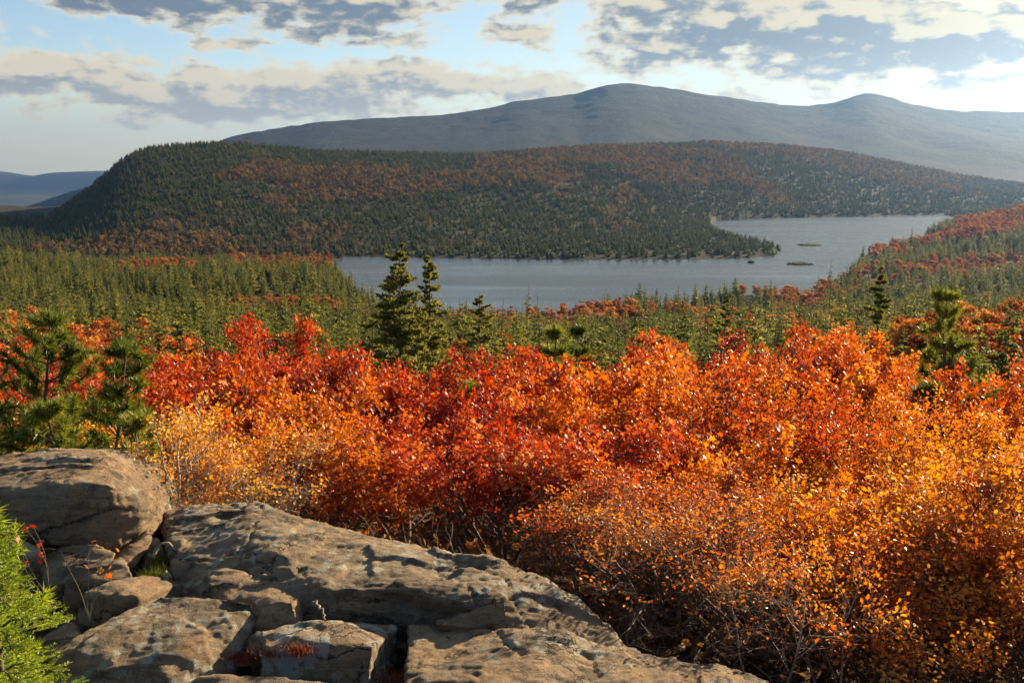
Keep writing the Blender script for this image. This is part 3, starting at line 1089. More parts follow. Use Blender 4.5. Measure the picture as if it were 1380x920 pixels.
def rock(name, label, hulls, mat, voxel=0.02, smooth=3, amp=1.0, strata=0.012, seed=0, group='boulders and slabs of the ledge', cracks=0.0):
    bm = bmesh.new()
    for pts in hulls:
        vs = [bm.verts.new(p) for p in pts]
        res = bmesh.ops.convex_hull(bm, input=vs)
        junk = [g_ for g_ in set(res['geom_interior']) | set(res['geom_unused']) if isinstance(g_, bmesh.types.BMVert)]
        bmesh.ops.delete(bm, geom=junk, context='VERTS')
    bmesh.ops.recalc_face_normals(bm, faces=bm.faces)
    me0 = bpy.data.meshes.new(name)
    bm.to_mesh(me0)
    bm.free()
    tmp = bpy.data.objects.new(name, me0)
    COL.objects.link(tmp)
    md = tmp.modifiers.new('r', 'REMESH')
    md.mode = 'VOXEL'
    md.voxel_size = voxel
    dg = bpy.context.evaluated_depsgraph_get()
    me = bpy.data.meshes.new_from_object(tmp.evaluated_get(dg))
    bpy.data.objects.remove(tmp)
    bpy.data.meshes.remove(me0)
    n = len(me.vertices)
    V = np.empty(n * 3, np.float32)
    me.vertices.foreach_get('co', V)
    V = V.reshape(n, 3).astype(float)
    E = np.empty(len(me.edges) * 2, np.int32)
    me.edges.foreach_get('vertices', E)
    E = E.reshape(-1, 2)
    deg = np.bincount(E.ravel(), minlength=n)[:, None].astype(float)

    def lap(v):
        s = np.zeros_like(v)
        for c in range(v.shape[1]):
            s[:, c] = np.bincount(E[:, 0], v[E[:, 1], c], n) + np.bincount(E[:, 1], v[E[:, 0], c], n)
        return s / np.maximum(deg, 1)

    for k in range(1 if name == 'rock_block' else smooth):
        V = V * 0.35 + lap(V) * 0.65

    def normals(v):
        me.vertices.foreach_set('co', v.astype(np.float32).ravel())
        me.update()
        nn = np.empty(n * 3, np.float32)
        me.vertices.foreach_get('normal', nn)
        return nn.reshape(n, 3).astype(float)

    N = normals(V)
    S = V + seed * 7.7
    up = np.clip(N[:, 2], 0, 1)
    chip = 2.0 if name == 'rock_block' else 1.0
    wq = S + 0.10 * np.stack([fbm(S * 2.5 + 9 * q_, 2) for q_ in range(3)], 1)
    d = 0.045 * fbm(S * 1.5, 3) + chip * 0.045 * facets(wq * np.array([1, 1, 1.6]), 3.2, 0.8, seed) + chip * 0.030 * facets(wq * np.array([1, 1.3, 1.8]), 9.0, 0.8, seed + 5) + 0.016 * (0.35 - np.abs(fbm(S * np.array([4.0, 9.0, 11.0]), 4)))
    # thin bedding: stepped relief on steep sides, shallow peeled sheets on top
    bed = S[:, 2] * 15 + 0.9 * fbm(S * 2.0, 2) + S[:, 0] * 1.3
    fr = bed - np.floor(bed)
    lay = _hash(np.floor(bed).astype(np.int64), np.zeros(n, np.int64), np.full(n, seed + 3)) - 0.5
    d = d + (1 - up) * (strata * 2.4 * lay - strata * np.exp(-((fr - 0.08) / 0.10) ** 2))
    sheet = fbm(S * np.array([1.1, 1.6, 1.1]) + 3, 3) * 2.2
    d = d + up * 0.026 * (np.floor(sheet) + sstep(sheet - np.floor(sheet), 0.46, 0.54))
    if cracks:
        c1 = fbm(S * np.array([0.5, 2.0, 1.0]) + 11, 3)
        c2 = fbm(S * np.array([1.5, 0.7, 1.0]) + 31, 3)
        d = d - cracks * np.exp(-(c1 / 0.022) ** 2) - cracks * 0.8 * np.exp(-(c2 / 0.018) ** 2) * (fbm(S * 0.9 + 5, 2) > 0.1)
    # pits left by fallen pebbles
    pit = fbm(S * 11, 2)
    d = d + 0.003 * pit + 0.010 * (0.35 - np.abs(fbm(S * np.array([14.0, 24.0, 30.0]), 3)))
    V = V + N * (d * amp)[:, None]
    # origin at the foot
    org = np.array([V[:, 0].mean(), V[:, 1].mean(), V[:, 2].min()])
    me.vertices.foreach_set('co', (V - org).astype(np.float32).ravel())
    me.polygons.foreach_set('use_smooth', np.ones(len(me.polygons), bool))
    me.materials.clear()
    me.materials.append(M[mat])
    me.update()
    o = link(name, me, None, org)
    tag(o, label, 'rock', group)
    return o


def deep(pts, z, inset=0.0):
    c = np.mean(pts, axis=0)
    return [np.array([p[0] + (c[0] - p[0]) * inset, p[1] + (c[1] - p[1]) * inset, z]) for p in pts]


def build_rocks():
    # large rounded boulder at the left
    top = [P_(-80, 622, 6.9), P_(0, 612, 6.9), P_(60, 603, 6.9), P_(130, 606, 6.85), P_(168, 628, 6.75), P_(192, 660, 6.6), P_(208, 700, 6.45)]
    face = [P_(-80, 662, 6.25), P_(0, 660, 6.15), P_(70, 655, 6.1), P_(150, 652, 6.12), P_(186, 672, 6.22)]
    low = [P_(-80, 715, 6.15), P_(0, 712, 6.15), P_(60, 728, 6.05), P_(150, 737, 6.05), P_(190, 716, 6.2), P_(204, 706, 6.35)]
    back = [p + np.array([-0.05, 0.75, -0.22]) for p in top] + [p + np.array([0, 0.9, -0.6]) for p in top]
    rock('boulder', 'large rounded boulder with a shadowed front under the pines', [top + face + low + back], 'rock', 0.015, 10, 0.8, 0.010, 1)
    # the broad slab
    bk = [Q_(218, 692, -2.46), Q_(250, 677, -2.40), Q_(330, 678, -2.38), Q_(400, 697, -2.35), Q_(470, 713, -2.33), Q_(560, 735, -2.32), Q_(640, 752, -2.33),
          Q_(720, 775, -2.36), Q_(780, 800, -2.42), Q_(822, 833, -2.50), Q_(848, 868, -2.60)]
    fr = [Q_(226, 735, -2.46), Q_(234, 774, -2.50), Q_(330, 786, -2.42), Q_(430, 792, -2.34), Q_(540, 788, -2.29), Q_(620, 788, -2.31), Q_(700, 786, -2.36), Q_(775, 815, -2.46)]
    fb = [P_(234, 800, 5.62), P_(330, 830, 5.2), P_(430, 840, 5.2), P_(530, 838, 5.14), P_(620, 830, 5.12), P_(700, 848, 5.0), P_(780, 868, 4.93), P_(846, 880, 4.95)]
    dp = [p + np.array([0.05, 0.25, 0]) for p in deep(bk, -3.25)] + deep(fb, -3.2)
    left = bk[:5] + fr[:5] + fb[:4] + [p for p in dp[:5]] + dp[11:15]
    right = bk[4:] + fr[4:] + fb[3:] + dp[4:11] + dp[14:]
    rock('rock_slab', 'broad pale slab sloping down to a rounded nose beside the orange shrubs', [left, right], 'rock_grey', 0.014, 5, 0.85, 0.014, 2, cracks=0.016)
    # front slab running out of the bottom edge
    bk = [Q_(546, 838, -2.46), Q_(590, 834, -2.44), Q_(680, 846, -2.44), Q_(760, 858, -2.46), Q_(850, 880, -2.49), Q_(960, 901, -2.56), Q_(1010, 914, -2.62), Q_(1050, 930, -2.68)]
    fr = [Q_(545, 900, -2.47), Q_(548, 980, -2.48), Q_(560, 1160, -2.52), Q_(820, 1160, -2.50), Q_(1000, 1100, -2.56), Q_(1060, 1000, -2.64)]
    rock('rock_slab', 'brown pitted slab across the bottom edge below the slab with the rounded nose', [bk + fr + deep(bk + fr, -3.1, 0.04)], 'rock', 0.013, 4, 0.9, 0.012, 3, cracks=0.012)
    # flat tilted slab lower left
    tp = [Q_(62, 884, -2.50), Q_(130, 846, -2.47), Q_(212, 801, -2.42), Q_(272, 800, -2.40), Q_(318, 809, -2.38), Q_(343, 803, -2.34), Q_(354, 828, -2.42), Q_(275, 858, -2.42), Q_(222, 884, -2.45)]
    lo = [P_(74, 930, 4.5), P_(225, 960, 4.42), P_(300, 930, 4.62), P_(348, 862, 4.95)]
    rock('rock_slab', 'flat brown slab with a dark lichened front above the bottom left corner', [tp + lo + deep(tp, -3.1, 0.05)], 'rock_grey', 0.013, 3, 0.62, 0.010, 4, cracks=0.012)
    # white lichened block
    tp = [Q_(350, 848, -2.42), Q_(384, 838, -2.42), Q_(470, 838, -2.41), Q_(537, 846, -2.50), Q_(503, 872, -2.41), Q_(430, 868, -2.41), Q_(356, 872, -2.44)]
    lo = [P_(350, 935, 4.58), P_(498, 950, 4.55), P_(531, 925, 4.9)]
    rock('rock_block', 'squared block with a white lichen crusted end at the bottom centre', [tp + lo + deep(tp, -3.1, 0.03)], 'rock_lichen', 0.015, 2, 0.5, 0.014, 5)
    # layered block in front of the broad slab
    tp = [Q_(268, 776, -2.38), Q_(305, 766, -2.37), Q_(370, 776, -2.33), Q_(412, 795, -2.36), Q_(420, 802, -2.45), Q_(395, 806, -2.33), Q_(320, 796, -2.37)]
    lo = [P_(268, 812, 5.2), P_(340, 842, 4.98), P_(404, 842, 4.98), P_(424, 830, 5.3), P_(422, 806, 5.32)]
    rock('rock_block', 'layered block with ledged sides leaning on the broad pale slab', [tp + lo + deep(tp, -3.1)], 'rock', 0.015, 2, 0.55, 0.026, 6)
    # long block left of it
    tp = [Q_(108, 800, -2.46), Q_(150, 784, -2.44), Q_(196, 778, -2.47), Q_(258, 779, -2.53), Q_(264, 784, -2.55), Q_(186, 803, -2.42)]
    lo = [P_(106, 850, 5.28), P_(184, 852, 5.2), P_(266, 808, 5.72)]
    rock('rock_block', 'long block with a sunlit right end behind the flat tilted slab', [tp + lo + deep(tp, -3.1)], 'rock', 0.015, 2, 0.5, 0.010, 7)
    tp = [Q_(86, 778, -2.44), Q_(125, 756, -2.40), Q_(166, 749, -2.38), Q_(181, 776, -2.44), Q_(150, 782, -2.45)]
    rock('rock_block', 'small tilted block with a bright edge below the large boulder', [tp + deep(tp, -3.1) + [P_(92, 812, 5.5), P_(172, 798, 5.5)]], 'rock', 0.015, 2, 0.5, 0.012, 8)
    tp = [Q_(38, 746, -2.44), Q_(88, 727, -2.37), Q_(130, 728, -2.36), Q_(158, 740, -2.40), Q_(140, 752, -2.44), Q_(70, 764, -2.48)]
    rock('boulder', 'low rounded rock tucked under the front of the large boulder', [tp + deep(tp, -3.1) + [P_(60, 790, 5.6), P_(140, 776, 5.7)]], 'rock', 0.015, 5, 0.55, 0.010, 9)
    tp = [P_(158, 748, 6.0), P_(200, 711, 6.22), P_(207, 724, 6.22), P_(180, 768, 5.95), P_(165, 766, 5.92)]
    rock('rock_block', 'thin sunlit wedge propped under the right end of the boulder', [tp + [p + np.array([-0.22, 0.3, -0.1]) for p in tp] + [p + np.array([-0.25, 0.1, -0.5]) for p in tp]], 'rock', 0.014, 2, 0.4, 0.008, 10)
    tp = [P_(-60, 730, 5.85), P_(0, 713, 5.95), P_(40, 726, 5.9), P_(58, 740, 5.8), P_(0, 752, 5.65), P_(-60, 756, 5.65)]
    rock('boulder', 'dark low rock at the left edge under the boulder', [tp + deep(tp, -3.1)], 'rock_grey', 0.016, 4, 0.5, 0.008, 11)
    tp = [P_(575, 834, 5.0), P_(628, 813, 5.03), P_(683, 800, 5.05), P_(686, 836, 4.97), P_(640, 846, 4.92), P_(590, 842, 4.92)]
    rock('rock_block', 'small triangular wedge of stone between the two large slabs', [tp + [p + np.array([0, 0.12, -0.35]) for p in tp]], 'rock', 0.012, 2, 0.4, 0.008, 12)
    tp = [P_(333, 858, 4.86), P_(347, 849, 4.9), P_(366, 855, 4.88), P_(360, 868, 4.8), P_(340, 886, 4.76)]
    rock('stone', 'little orange brown stone wedged beside the white lichened block', [tp + [p + np.array([0, 0.05, -0.25]) for p in tp]], 'rock', 0.010, 3, 0.3, 0.004, 13)
    tp = [Q_(256, 918, -2.52), Q_(335, 910, -2.50), Q_(440, 915, -2.50), Q_(455, 940, -2.52), Q_(420, 1020, -2.55), Q_(260, 1020, -2.55)]
    rock('rock_slab', 'rim of a low slab just showing at the bottom edge', [tp + deep(tp, -3.1)], 'rock', 0.016, 3, 0.5, 0.008, 14)
    tp = [P_(214, 774, 5.72), P_(224, 767, 5.74), P_(232, 776, 5.70), P_(222, 784, 5.66)]
    rock('stone', 'pale pebble in the cleft at the left end of the broad slab', [tp + [p + np.array([0, 0.04, -0.12]) for p in tp]], 'rock_grey', 0.008, 2, 0.2, 0.003, 15)
    tp = [P_(190, 735, 6.3), P_(212, 722, 6.35), P_(222, 740, 6.3), P_(215, 765, 6.15), P_(196, 768, 6.1)]
    rock('boulder', 'dark little boulder in the cleft beside the large boulder', [tp + [p + np.array([0, 0.2, -0.5]) for p in tp]], 'rock_grey', 0.014, 4, 0.4, 0.006, 16)
    tp = [P_(58, 858, 5.2), P_(100, 838, 5.3), P_(112, 862, 5.1), P_(90, 880, 4.95), P_(60, 885, 4.95)]
    rock('boulder', 'shadowed stone between the fir sapling and the flat tilted slab', [tp + [p + np.array([0, 0.1, -0.6]) for p in tp]], 'rock_grey', 0.014, 4, 0.4, 0.006, 17)


build_rocks()

# islands in the lake
def island(px, py, w, dep, seed):
    x, y = plan(px, py)
    rng = np.random.default_rng(seed)
    n = 40
    a = np.linspace(0, 2 * np.pi, n, endpoint=False)
    V = []
    for k, (f, h) in enumerate(((1.0, -0.6), (0.93, 0.25), (0.7, 0.8), (0.35, 1.2))):
        w_ = f * (1 + 0.16 * np.sin(3 * a + seed) + 0.10 * np.sin(5 * a + 2 * seed))
        V.append(np.stack([x + w * w_ * np.cos(a), y + dep * w_ * np.sin(a), np.full(n, LAKE_Z + h) + 0.1 * rng.normal(size=n)], 1))
    V = np.concatenate(V + [[[x, y, LAKE_Z + 1.3]]])
    i = np.arange(4 * n).reshape(4, n)
    j = np.roll(i, -1, 1)
    F4 = np.stack([i[:-1].ravel(), j[:-1].ravel(), j[1:].ravel(), i[1:].ravel()], 1)
    F3 = np.stack([i[3], j[3], np.full(n, 4 * n)], 1)
    tag(link('island', mesh_from('island', V, [F4, F3], M['ground'], True)), kind='structure')
    # low brush on it
    b = Bag()
    m = 520
    rr = np.sqrt(rng.uniform(0, 0.9, m))
    th = rng.uniform(0, 6.28, m)
    pos = np.stack([x + w * rr * np.cos(th), y + dep * rr * np.sin(th), LAKE_Z + 0.5 + rng.uniform(0, 1, m) ** 2 * 1.6 * (1.2 - rr)], 1)
    Vv, F = stamp(CLUMP_V, CLUMP_F, pos, rot_mats(rng, m, 0.6), rng.uniform(0.5, 1.4, m))
    b.add(Vv, F)
    tag(link('island_undergrowth', b.mesh('island_undergrowth', M['needle_far'])), kind='stuff')


island(1090, 330.5, 13, 10, 1)
island(1077, 356, 12, 8, 2)
island(1012, 354, 3, 3, 3)

# ------------------------------------------------------------------ plants: the forest below
def forest():
    rng = np.random.default_rng(11)
    spr, aut = [], []
    # one of each kind first, then copies
    protos = []
    for k in range(7):
        w, c = conifer(100 + k, 11.0, (2.6, 2.1, 3.1, 2.4, 1.8, 3.4, 2.7)[k], (19, 21, 18, 17, 20, 15, 16)[k], (8, 7, 8, 9, 7, 8, 7)[k], 1, (0.04, 0.1, 0.04, 0.2, 0.28, 0.1, 0.3)[k], (0.85, 0.9, 0.7, 0.8, 0.75, 0.6, 1.0)[k], 0.06, (0.25, 0.3, 0.25, 0.35, 0.4, 0.3, 0.4)[k])
        protos.append((w.mesh('trunk', M['bark']), c.mesh('crown', M['needle_spruce'])))
    aprotos = []
    for k in range(3):
        w, c = broadleaf(200 + k, 9.0, (3.3, 2.8, 3.6)[k], (15, 12, 18)[k], (1500, 1300, 1700)[k], 0.50)
        aprotos.append((w.mesh('trunk', M['bark']), c.mesh('crown', M['crown_autumn'])))
    fprotos = []
    for k in range(3):
        w, c = conifer(300 + k, 12.0, (4.0, 3.2, 4.6)[k], 12, 7, 0, 0.0)
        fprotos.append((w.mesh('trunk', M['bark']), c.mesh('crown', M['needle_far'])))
    bprotos = []
    for k in range(3):
        w, c = broadleaf(400 + k, 10.0, (3.8, 3.3, 4.2)[k], (12, 10, 14)[k], 260, 1.15)
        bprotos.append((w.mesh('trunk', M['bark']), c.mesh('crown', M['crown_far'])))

    # ---- hillside between the ledge and the lake
    def cand(y0, y1, spacing, t0=-0.66, t1=0.66):
        area = (t1 - t0) * (y1 * y1 - y0 * y0) / 2
        n = int(area / spacing ** 2)
        Y = np.sqrt(rng.uniform(y0 * y0, y1 * y1, n))
        X = rng.uniform(t0, t1, n) * Y
        return X, Y

    X, Y = [np.concatenate(q) for q in zip(cand(42, 130, 4.0), cand(130, 330, 5.0), cand(330, 1150, 6.2))]
    z = ground_z(X, Y)
    sd_ = lake_sd(X, Y)
    keep = (sd_ < -1.5) & (Y < 1150)
    t = X / Y
    # the left slope ends at its brow, the far hill takes over behind the lake
    keep &= ~((t < tanaz(460, 340)) & (Y > 860))
    keep &= ~((Y > 860) & (t < tanaz(1130, 340)))
    X, Y, z, t = X[keep], Y[keep], z[keep], t[keep]
    pn = np.stack([X * 0.012, Y * 0.010, 0 * X], 1)
    mixn = fbm(pn, 4)
    px_ = 690 + FPX * t
    mixn = mixn + rng.normal(size=len(X)) * 0.22
    autumn = mixn > 0.62
    autumn |= (mixn > 0.30) & (px_ > 1050) & (Y > 400)
    autumn |= (mixn > 0.2) & (px_ > 700) & (px_ < 860) & (Y > 470)
    autumn |= (mixn > 0.1) & (px_ < 260) & (Y > 150) & (Y < 260)
    autumn |= (mixn > 0.35) & (px_ > 560) & (px_ < 800) & (Y < 260)
    autumn |= (mixn > -0.55) & (px_ > 1255) & (Y > 60) & (Y < 120)
    autumn |= (mixn > -0.35) & (px_ > 1285) & (Y > 880)
    h = np.where(autumn, rng.uniform(4.0, 9.0, len(X)), 4.5 + 10.5 * rng.beta(1.7, 2.4, len(X)))
    h = np.where((rng.uniform(size=len(X)) < 0.06) & ~autumn, h * 1.4, h)
    h = np.where(Y < 130, h * 0.72, h)
    # lower than the rows of scrub hide them or tall ones among them
    D = Y * CP - z * SP
    top_py = 460 - FPX * (Y * SP + (z + h) * CP) / (Y * CP - (z + h) * SP)
    pxx = 690 + FPX * X / D
    inview = (pxx > -40) & (pxx < 1420)
    # nothing this near may stick up out of the canopy of the forest behind
    lim = np.interp(Y, [40, 60, 100, 200, 330], [432, 414, 394, 380, 336])
    tall = top_py < lim
    h = np.where(tall & (Y < 330), h * 0.62, h)
    top_py = 460 - FPX * (Y * SP + (z + h) * CP) / (Y * CP - (z + h) * SP)
    seen = inview & (top_py < 478)
    size = h / Y
    out = np.zeros(len(X), bool)
    regions = [(-999, 150, 'at the far left of the slope'), (150, 330, 'on the left slope above the golden birches'), (330, 500, 'left of the twin firs on the slope'),
               (500, 700, 'between the twin firs and the lake'), (700, 880, 'on the slope below the middle of the lake'), (880, 1040, 'on the slope below the wooded point'),
               (1040, 1180, 'on the slope below the small islands'), (1180, 1290, 'on the right slope left of the big pine'), (1290, 9999, 'at the far right of the slope')]

    def region(p):
        for a, b_, s in regions:
            if a <= p < b_:
                return s

    for isA, pro, nm, cat, Lb, gp in ((False, protos, 'spruce_tree', 'spruce', 'dark green spruce among conifers %s', 'spruces of the forest slope %s'),
                                      (True, aprotos, 'autumn_tree', 'tree', 'rounded rust coloured tree %s', 'rust coloured trees of the forest slope %s')):
        idx = np.where(seen & (autumn == isA))[0]
        idx = idx[np.argsort(-size[idx])][:290]
        out[idx] = True
        roots = []
        for q, i in enumerate(idx):
            k = int(rng.integers(0, len(pro)))
            reg = region(pxx[i])
            base_h = 11.0 if not isA else 9.0
            s = h[i] / base_h
            r = thing(nm, Lb % reg, cat, (X[i], Y[i], z[i]), gp % reg)
            r.rotation_euler = (rng.normal() * 0.02, rng.normal() * 0.02, rng.uniform(0, 6.28))
            wdt = s * rng.uniform(0.8, 1.15)
            r.scale = (wdt, wdt, s)
            link('trunk', pro[k][0], r)
            link('crown', pro[k][1], r)
    rest = ~out & (pxx > -350) & (pxx < 1730) & (top_py < 520)
    masses = []
    for isA, pro, nm in ((False, protos, 'spruce_forest'), (True, aprotos, 'autumn_forest')):
        i = np.where(rest & (autumn == isA))[0]
        masses.append((nm, pro, np.stack([X[i], Y[i], z[i]], 1), h[i] / (9.0 if isA else 11.0)))

    # ---- the hill across the water
    X, Y = cand(905, 2560, 7.2, -0.62, 0.62)
    t = X / Y
    hf, hc = np.interp(t, _h_t, _h_f), np.interp(t, _h_t, _h_c)
    k = (lake_sd(X, Y) < -2) & (Y > 915) & (Y < hc + 40) & ~((t > tanaz(1135, 330)) & (Y < 1560))
    X, Y, t = X[k], Y[k], t[k]
    z = ground_z(X, Y)
    n1 = fbm(np.stack([X * 0.006, Y * 0.0034, 0 * X], 1) + 40, 5, 0.62)
    pxh = 690 + FPX * t
    pyh = 460 - FPX * (Y * SP + z * CP) / (Y * CP - z * SP)
    bias = 0.30
    bias = bias - 0.42 * np.exp(-((pyh - 222) / 30.0) ** 2) * (pxh > 640) - 0.42 * np.exp(-((pyh - 240) / 18.0) ** 2) * ((pxh > 600) & (pxh < 1000))
    bias = bias + 0.55 * np.exp(-((pyh - 310) / 26.0) ** 2) * (pxh > 500) + 0.35 * (pyh < 205) * (pxh < 620) + 0.30 * sstep(-pxh, -620, -380) - 0.25 * (pxh < 420) * (pyh > 300)
    A = (n1 + rng.normal(size=len(X)) * 0.13 > bias) & ~((lake_sd(X, Y) > -70) & (pxh > 500))
    hh = np.where(A, rng.uniform(5.5, 10, len(X)), rng.uniform(4.5, 9.5, len(X)))
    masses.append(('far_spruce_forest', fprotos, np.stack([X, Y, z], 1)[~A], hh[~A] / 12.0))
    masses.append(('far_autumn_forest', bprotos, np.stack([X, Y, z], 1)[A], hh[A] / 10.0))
    for nm, pro, pos, s in masses:
        scatter(nm, pro, pos, s, rng)


def scatter(name, protos, pos, scl, rng):
    """a wood too dense to count: trees instanced on points, one object"""
    n = len(pos)
    me = bpy.data.meshes.new(name)
    me.vertices.add(n)
    me.vertices.foreach_set('co', np.asarray(pos, np.float32).ravel())
    w = scl * rng.uniform(0.8, 1.2, n)
    for nm, typ, dat in (('size', 'FLOAT_VECTOR', np.stack([w, w, scl], 1)), ('turn', 'FLOAT_VECTOR', np.stack([rng.normal(size=n) * 0.02, rng.normal(size=n) * 0.02, rng.uniform(0, 6.28, n)], 1)), ('pick', 'INT', rng.integers(0, len(protos), n))):
        at_ = me.attributes.new(nm, typ, 'POINT')
        at_.data.foreach_set('vector' if typ == 'FLOAT_VECTOR' else 'value', np.asarray(dat, np.int32 if typ == 'INT' else np.float32).ravel())
    o = tag(link(name, me), kind='stuff')
    ng = bpy.data.node_groups.new(name, 'GeometryNodeTree')
    ng.interface.new_socket('Geometry', in_out='INPUT', socket_type='NodeSocketGeometry')
    ng.interface.new_socket('Geometry', in_out='OUTPUT', socket_type='NodeSocketGeometry')
    b = NB(ng)
    i_, o_ = b.n('NodeGroupInput'), b.n('NodeGroupOutput')
    gti = b.n('GeometryNodeJoinGeometry')
    made = []
    for k, (wm, cm) in enumerate(protos):
        jn = b.n('GeometryNodeJoinGeometry')
        for me_ in (wm, cm):
            src = bpy.data.objects.new(me_.name, me_)
            inf = b.n('GeometryNodeObjectInfo', transform_space='ORIGINAL')
            inf.inputs['Object'].default_value = src
            ng.links.new(inf.outputs['Geometry'], jn.inputs[0])
        ins = b.n('GeometryNodeGeometryToInstance')
        ng.links.new(jn.outputs[0], ins.inputs[0])
        made.append(ins)
    for ins in reversed(made):
        ng.links.new(ins.outputs[0], gti.inputs[0])
    iop = b.n('GeometryNodeInstanceOnPoints')
    ng.links.new(i_.outputs[0], iop.inputs['Points'])
    ng.links.new(gti.outputs[0], iop.inputs['Instance'])
    iop.inputs['Pick Instance'].default_value = True

    def attr(nm, typ):
        a = b.n('GeometryNodeInputNamedAttribute', data_type=typ)
        a.inputs[0].default_value = nm
        return next(s for s in a.outputs if s.enabled and s.name == 'Attribute')

    ng.links.new(attr('pick', 'INT'), iop.inputs['Instance Index'])
    ng.links.new(attr('turn', 'FLOAT_VECTOR'), iop.inputs['Rotation'])
    ng.links.new(attr('size', 'FLOAT_VECTOR'), iop.inputs['Scale'])
    ng.links.new(iop.outputs[0], o_.inputs[0])
    md = o.modifiers.new('trees', 'NODES')
    md.node_group = ng
    return o


forest()

# ------------------------------------------------------------------ plants: scrub of maples and birches behind the rocks
CAN = [(-80, 455), (60, 468), (120, 470), (180, 482), (230, 470), (290, 450), (360, 455), (410, 432), (450, 470), (500, 486), (560, 492), (620, 474), (700, 462),
       (760, 454), (805, 474), (850, 466), (895, 446), (950, 470), (1000, 464), (1060, 432), (1100, 450), (1150, 462), (1190, 464), (1240, 452), (1300, 490), (1380, 520), (1460, 520)]
SPOT = [(-999, 0, 'at the left edge'), (0, 75, 'behind the leftmost pines'), (75, 145, 'behind the pine over the boulder'), (145, 215, 'just right of the pine over the boulder'),
        (215, 275, 'above the pale birch stems'), (275, 345, 'right of the pale birch stems'), (345, 425, 'below the tallest red crown'), (425, 490, 'left of the twin firs'),
        (490, 555, 'in front of the left twin fir'), (555, 620, 'in front of the right twin fir'), (620, 690, 'just right of the twin firs'), (690, 760, 'below the left bay of the lake'),
        (760, 830, 'below the middle of the lake'), (830, 900, 'behind the rounded nose of the slab'), (900, 970, 'right of the nose of the slab'), (970, 1040, 'below the tip of the wooded point'),
        (1040, 1110, 'above the white stem at the ledge end'), (1110, 1180, 'below the small islands'), (1180, 1245, 'left of the big pine'), (1245, 1320, 'in front of the big pine'),
        (1320, 1380, 'right of the big pine'), (1380, 9999, 'at the right edge')]
ROWS = {'back': 'in the farthest row', 'third': 'in the third row', 'second': 'in the middle row', 'front': 'by the rocks', 'low': 'low in front'}
COLS = {'leaf_red': 'scarlet', 'leaf_rust': 'red orange', 'leaf_orange': 'orange', 'leaf_gold': 'golden'}


def spot(px):
    for a, b_, s in SPOT:
        if a <= px < b_:
            return s


SCRUB = {}


def scrub_mesh(kind, k, H, thin=1.0):
    key = (kind, k, H, thin)
    if key not in SCRUB:
        if kind == 'maple':
            w, V, F = scrub_tree(500 + k * 7 + int(H * 10), H, (0.9, 1.2, 1.0, 1.3)[k % 4], (4, 5, 3, 5)[k % 4], int(1800 * H * thin), 'maple', 0.076, 3, (0.30, 0.2, 0.36, 0.25)[k % 4])
        elif thin < 0.2:
            w, V, F = scrub_tree(850 + k, H, 0.45, 2, 700, 'oval', 0.055, 2, 0.45, 0.6)
        else:
            w, V, F = scrub_tree(700 + k * 7 + int(H * 10), H, (1.0, 1.3, 0.8)[k % 3], (4, 5, 4)[k % 3], int(2150 * H * thin), 'oval', 0.056, 3, (0.22, 0.3, 0.18)[k % 3])
        b = Bag()
        b.add(V, F)
        SCRUB[key] = (w.mesh('trunk', M['bark'], True), b.mesh('crown', M['leaf_red']))
    return SCRUB[key]


USED = {}


def plant_scrub(px, Y, top, kind, mat, row, rng, wide=1.0, bark=None, k=None, label=None, thin=1.0):
    x = at(px, 500, Y)[0]
    zg = gz(x, Y)
    H = slope(top) * Y - zg
    H = max(0.9, H)
    H0 = 2.4 if H < 3.0 else 3.6
    k = int(rng.integers(0, 4 if kind == 'maple' else 3)) if k is None else k
    tm, cm = scrub_mesh(kind, k, H0, thin)
    lb = label or '%s %s %s, %s' % (COLS[mat], kind, ROWS[row], spot(px))
    n = USED.get(lb, 0)
    USED[lb] = n + 1
    if n:
        lb = lb if label else lb.replace(' ' + kind, (' smaller ', ' slimmer ', ' denser ')[min(n - 1, 2)] + kind, 1)
    r = thing(kind + '_tree', lb, 'tree', (x, Y, zg), 'autumn scrub trees behind the rocks')
    s = H / H0
    w = max(0.55 if row == 'low' else 0.7, min(1.25, s)) * wide
    r.scale = (w, w, s)
    r.rotation_euler = (0, 0, rng.uniform(0, 6.28))
    a = link('trunk', tm, r)
    c = link('crown', cm, r)
    c.material_slots[0].link = 'OBJECT'
    c.material_slots[0].material = M[mat]
    if bark:
        a.material_slots[0].link = 'OBJECT'
        a.material_slots[0].material = M[bark]
    return r


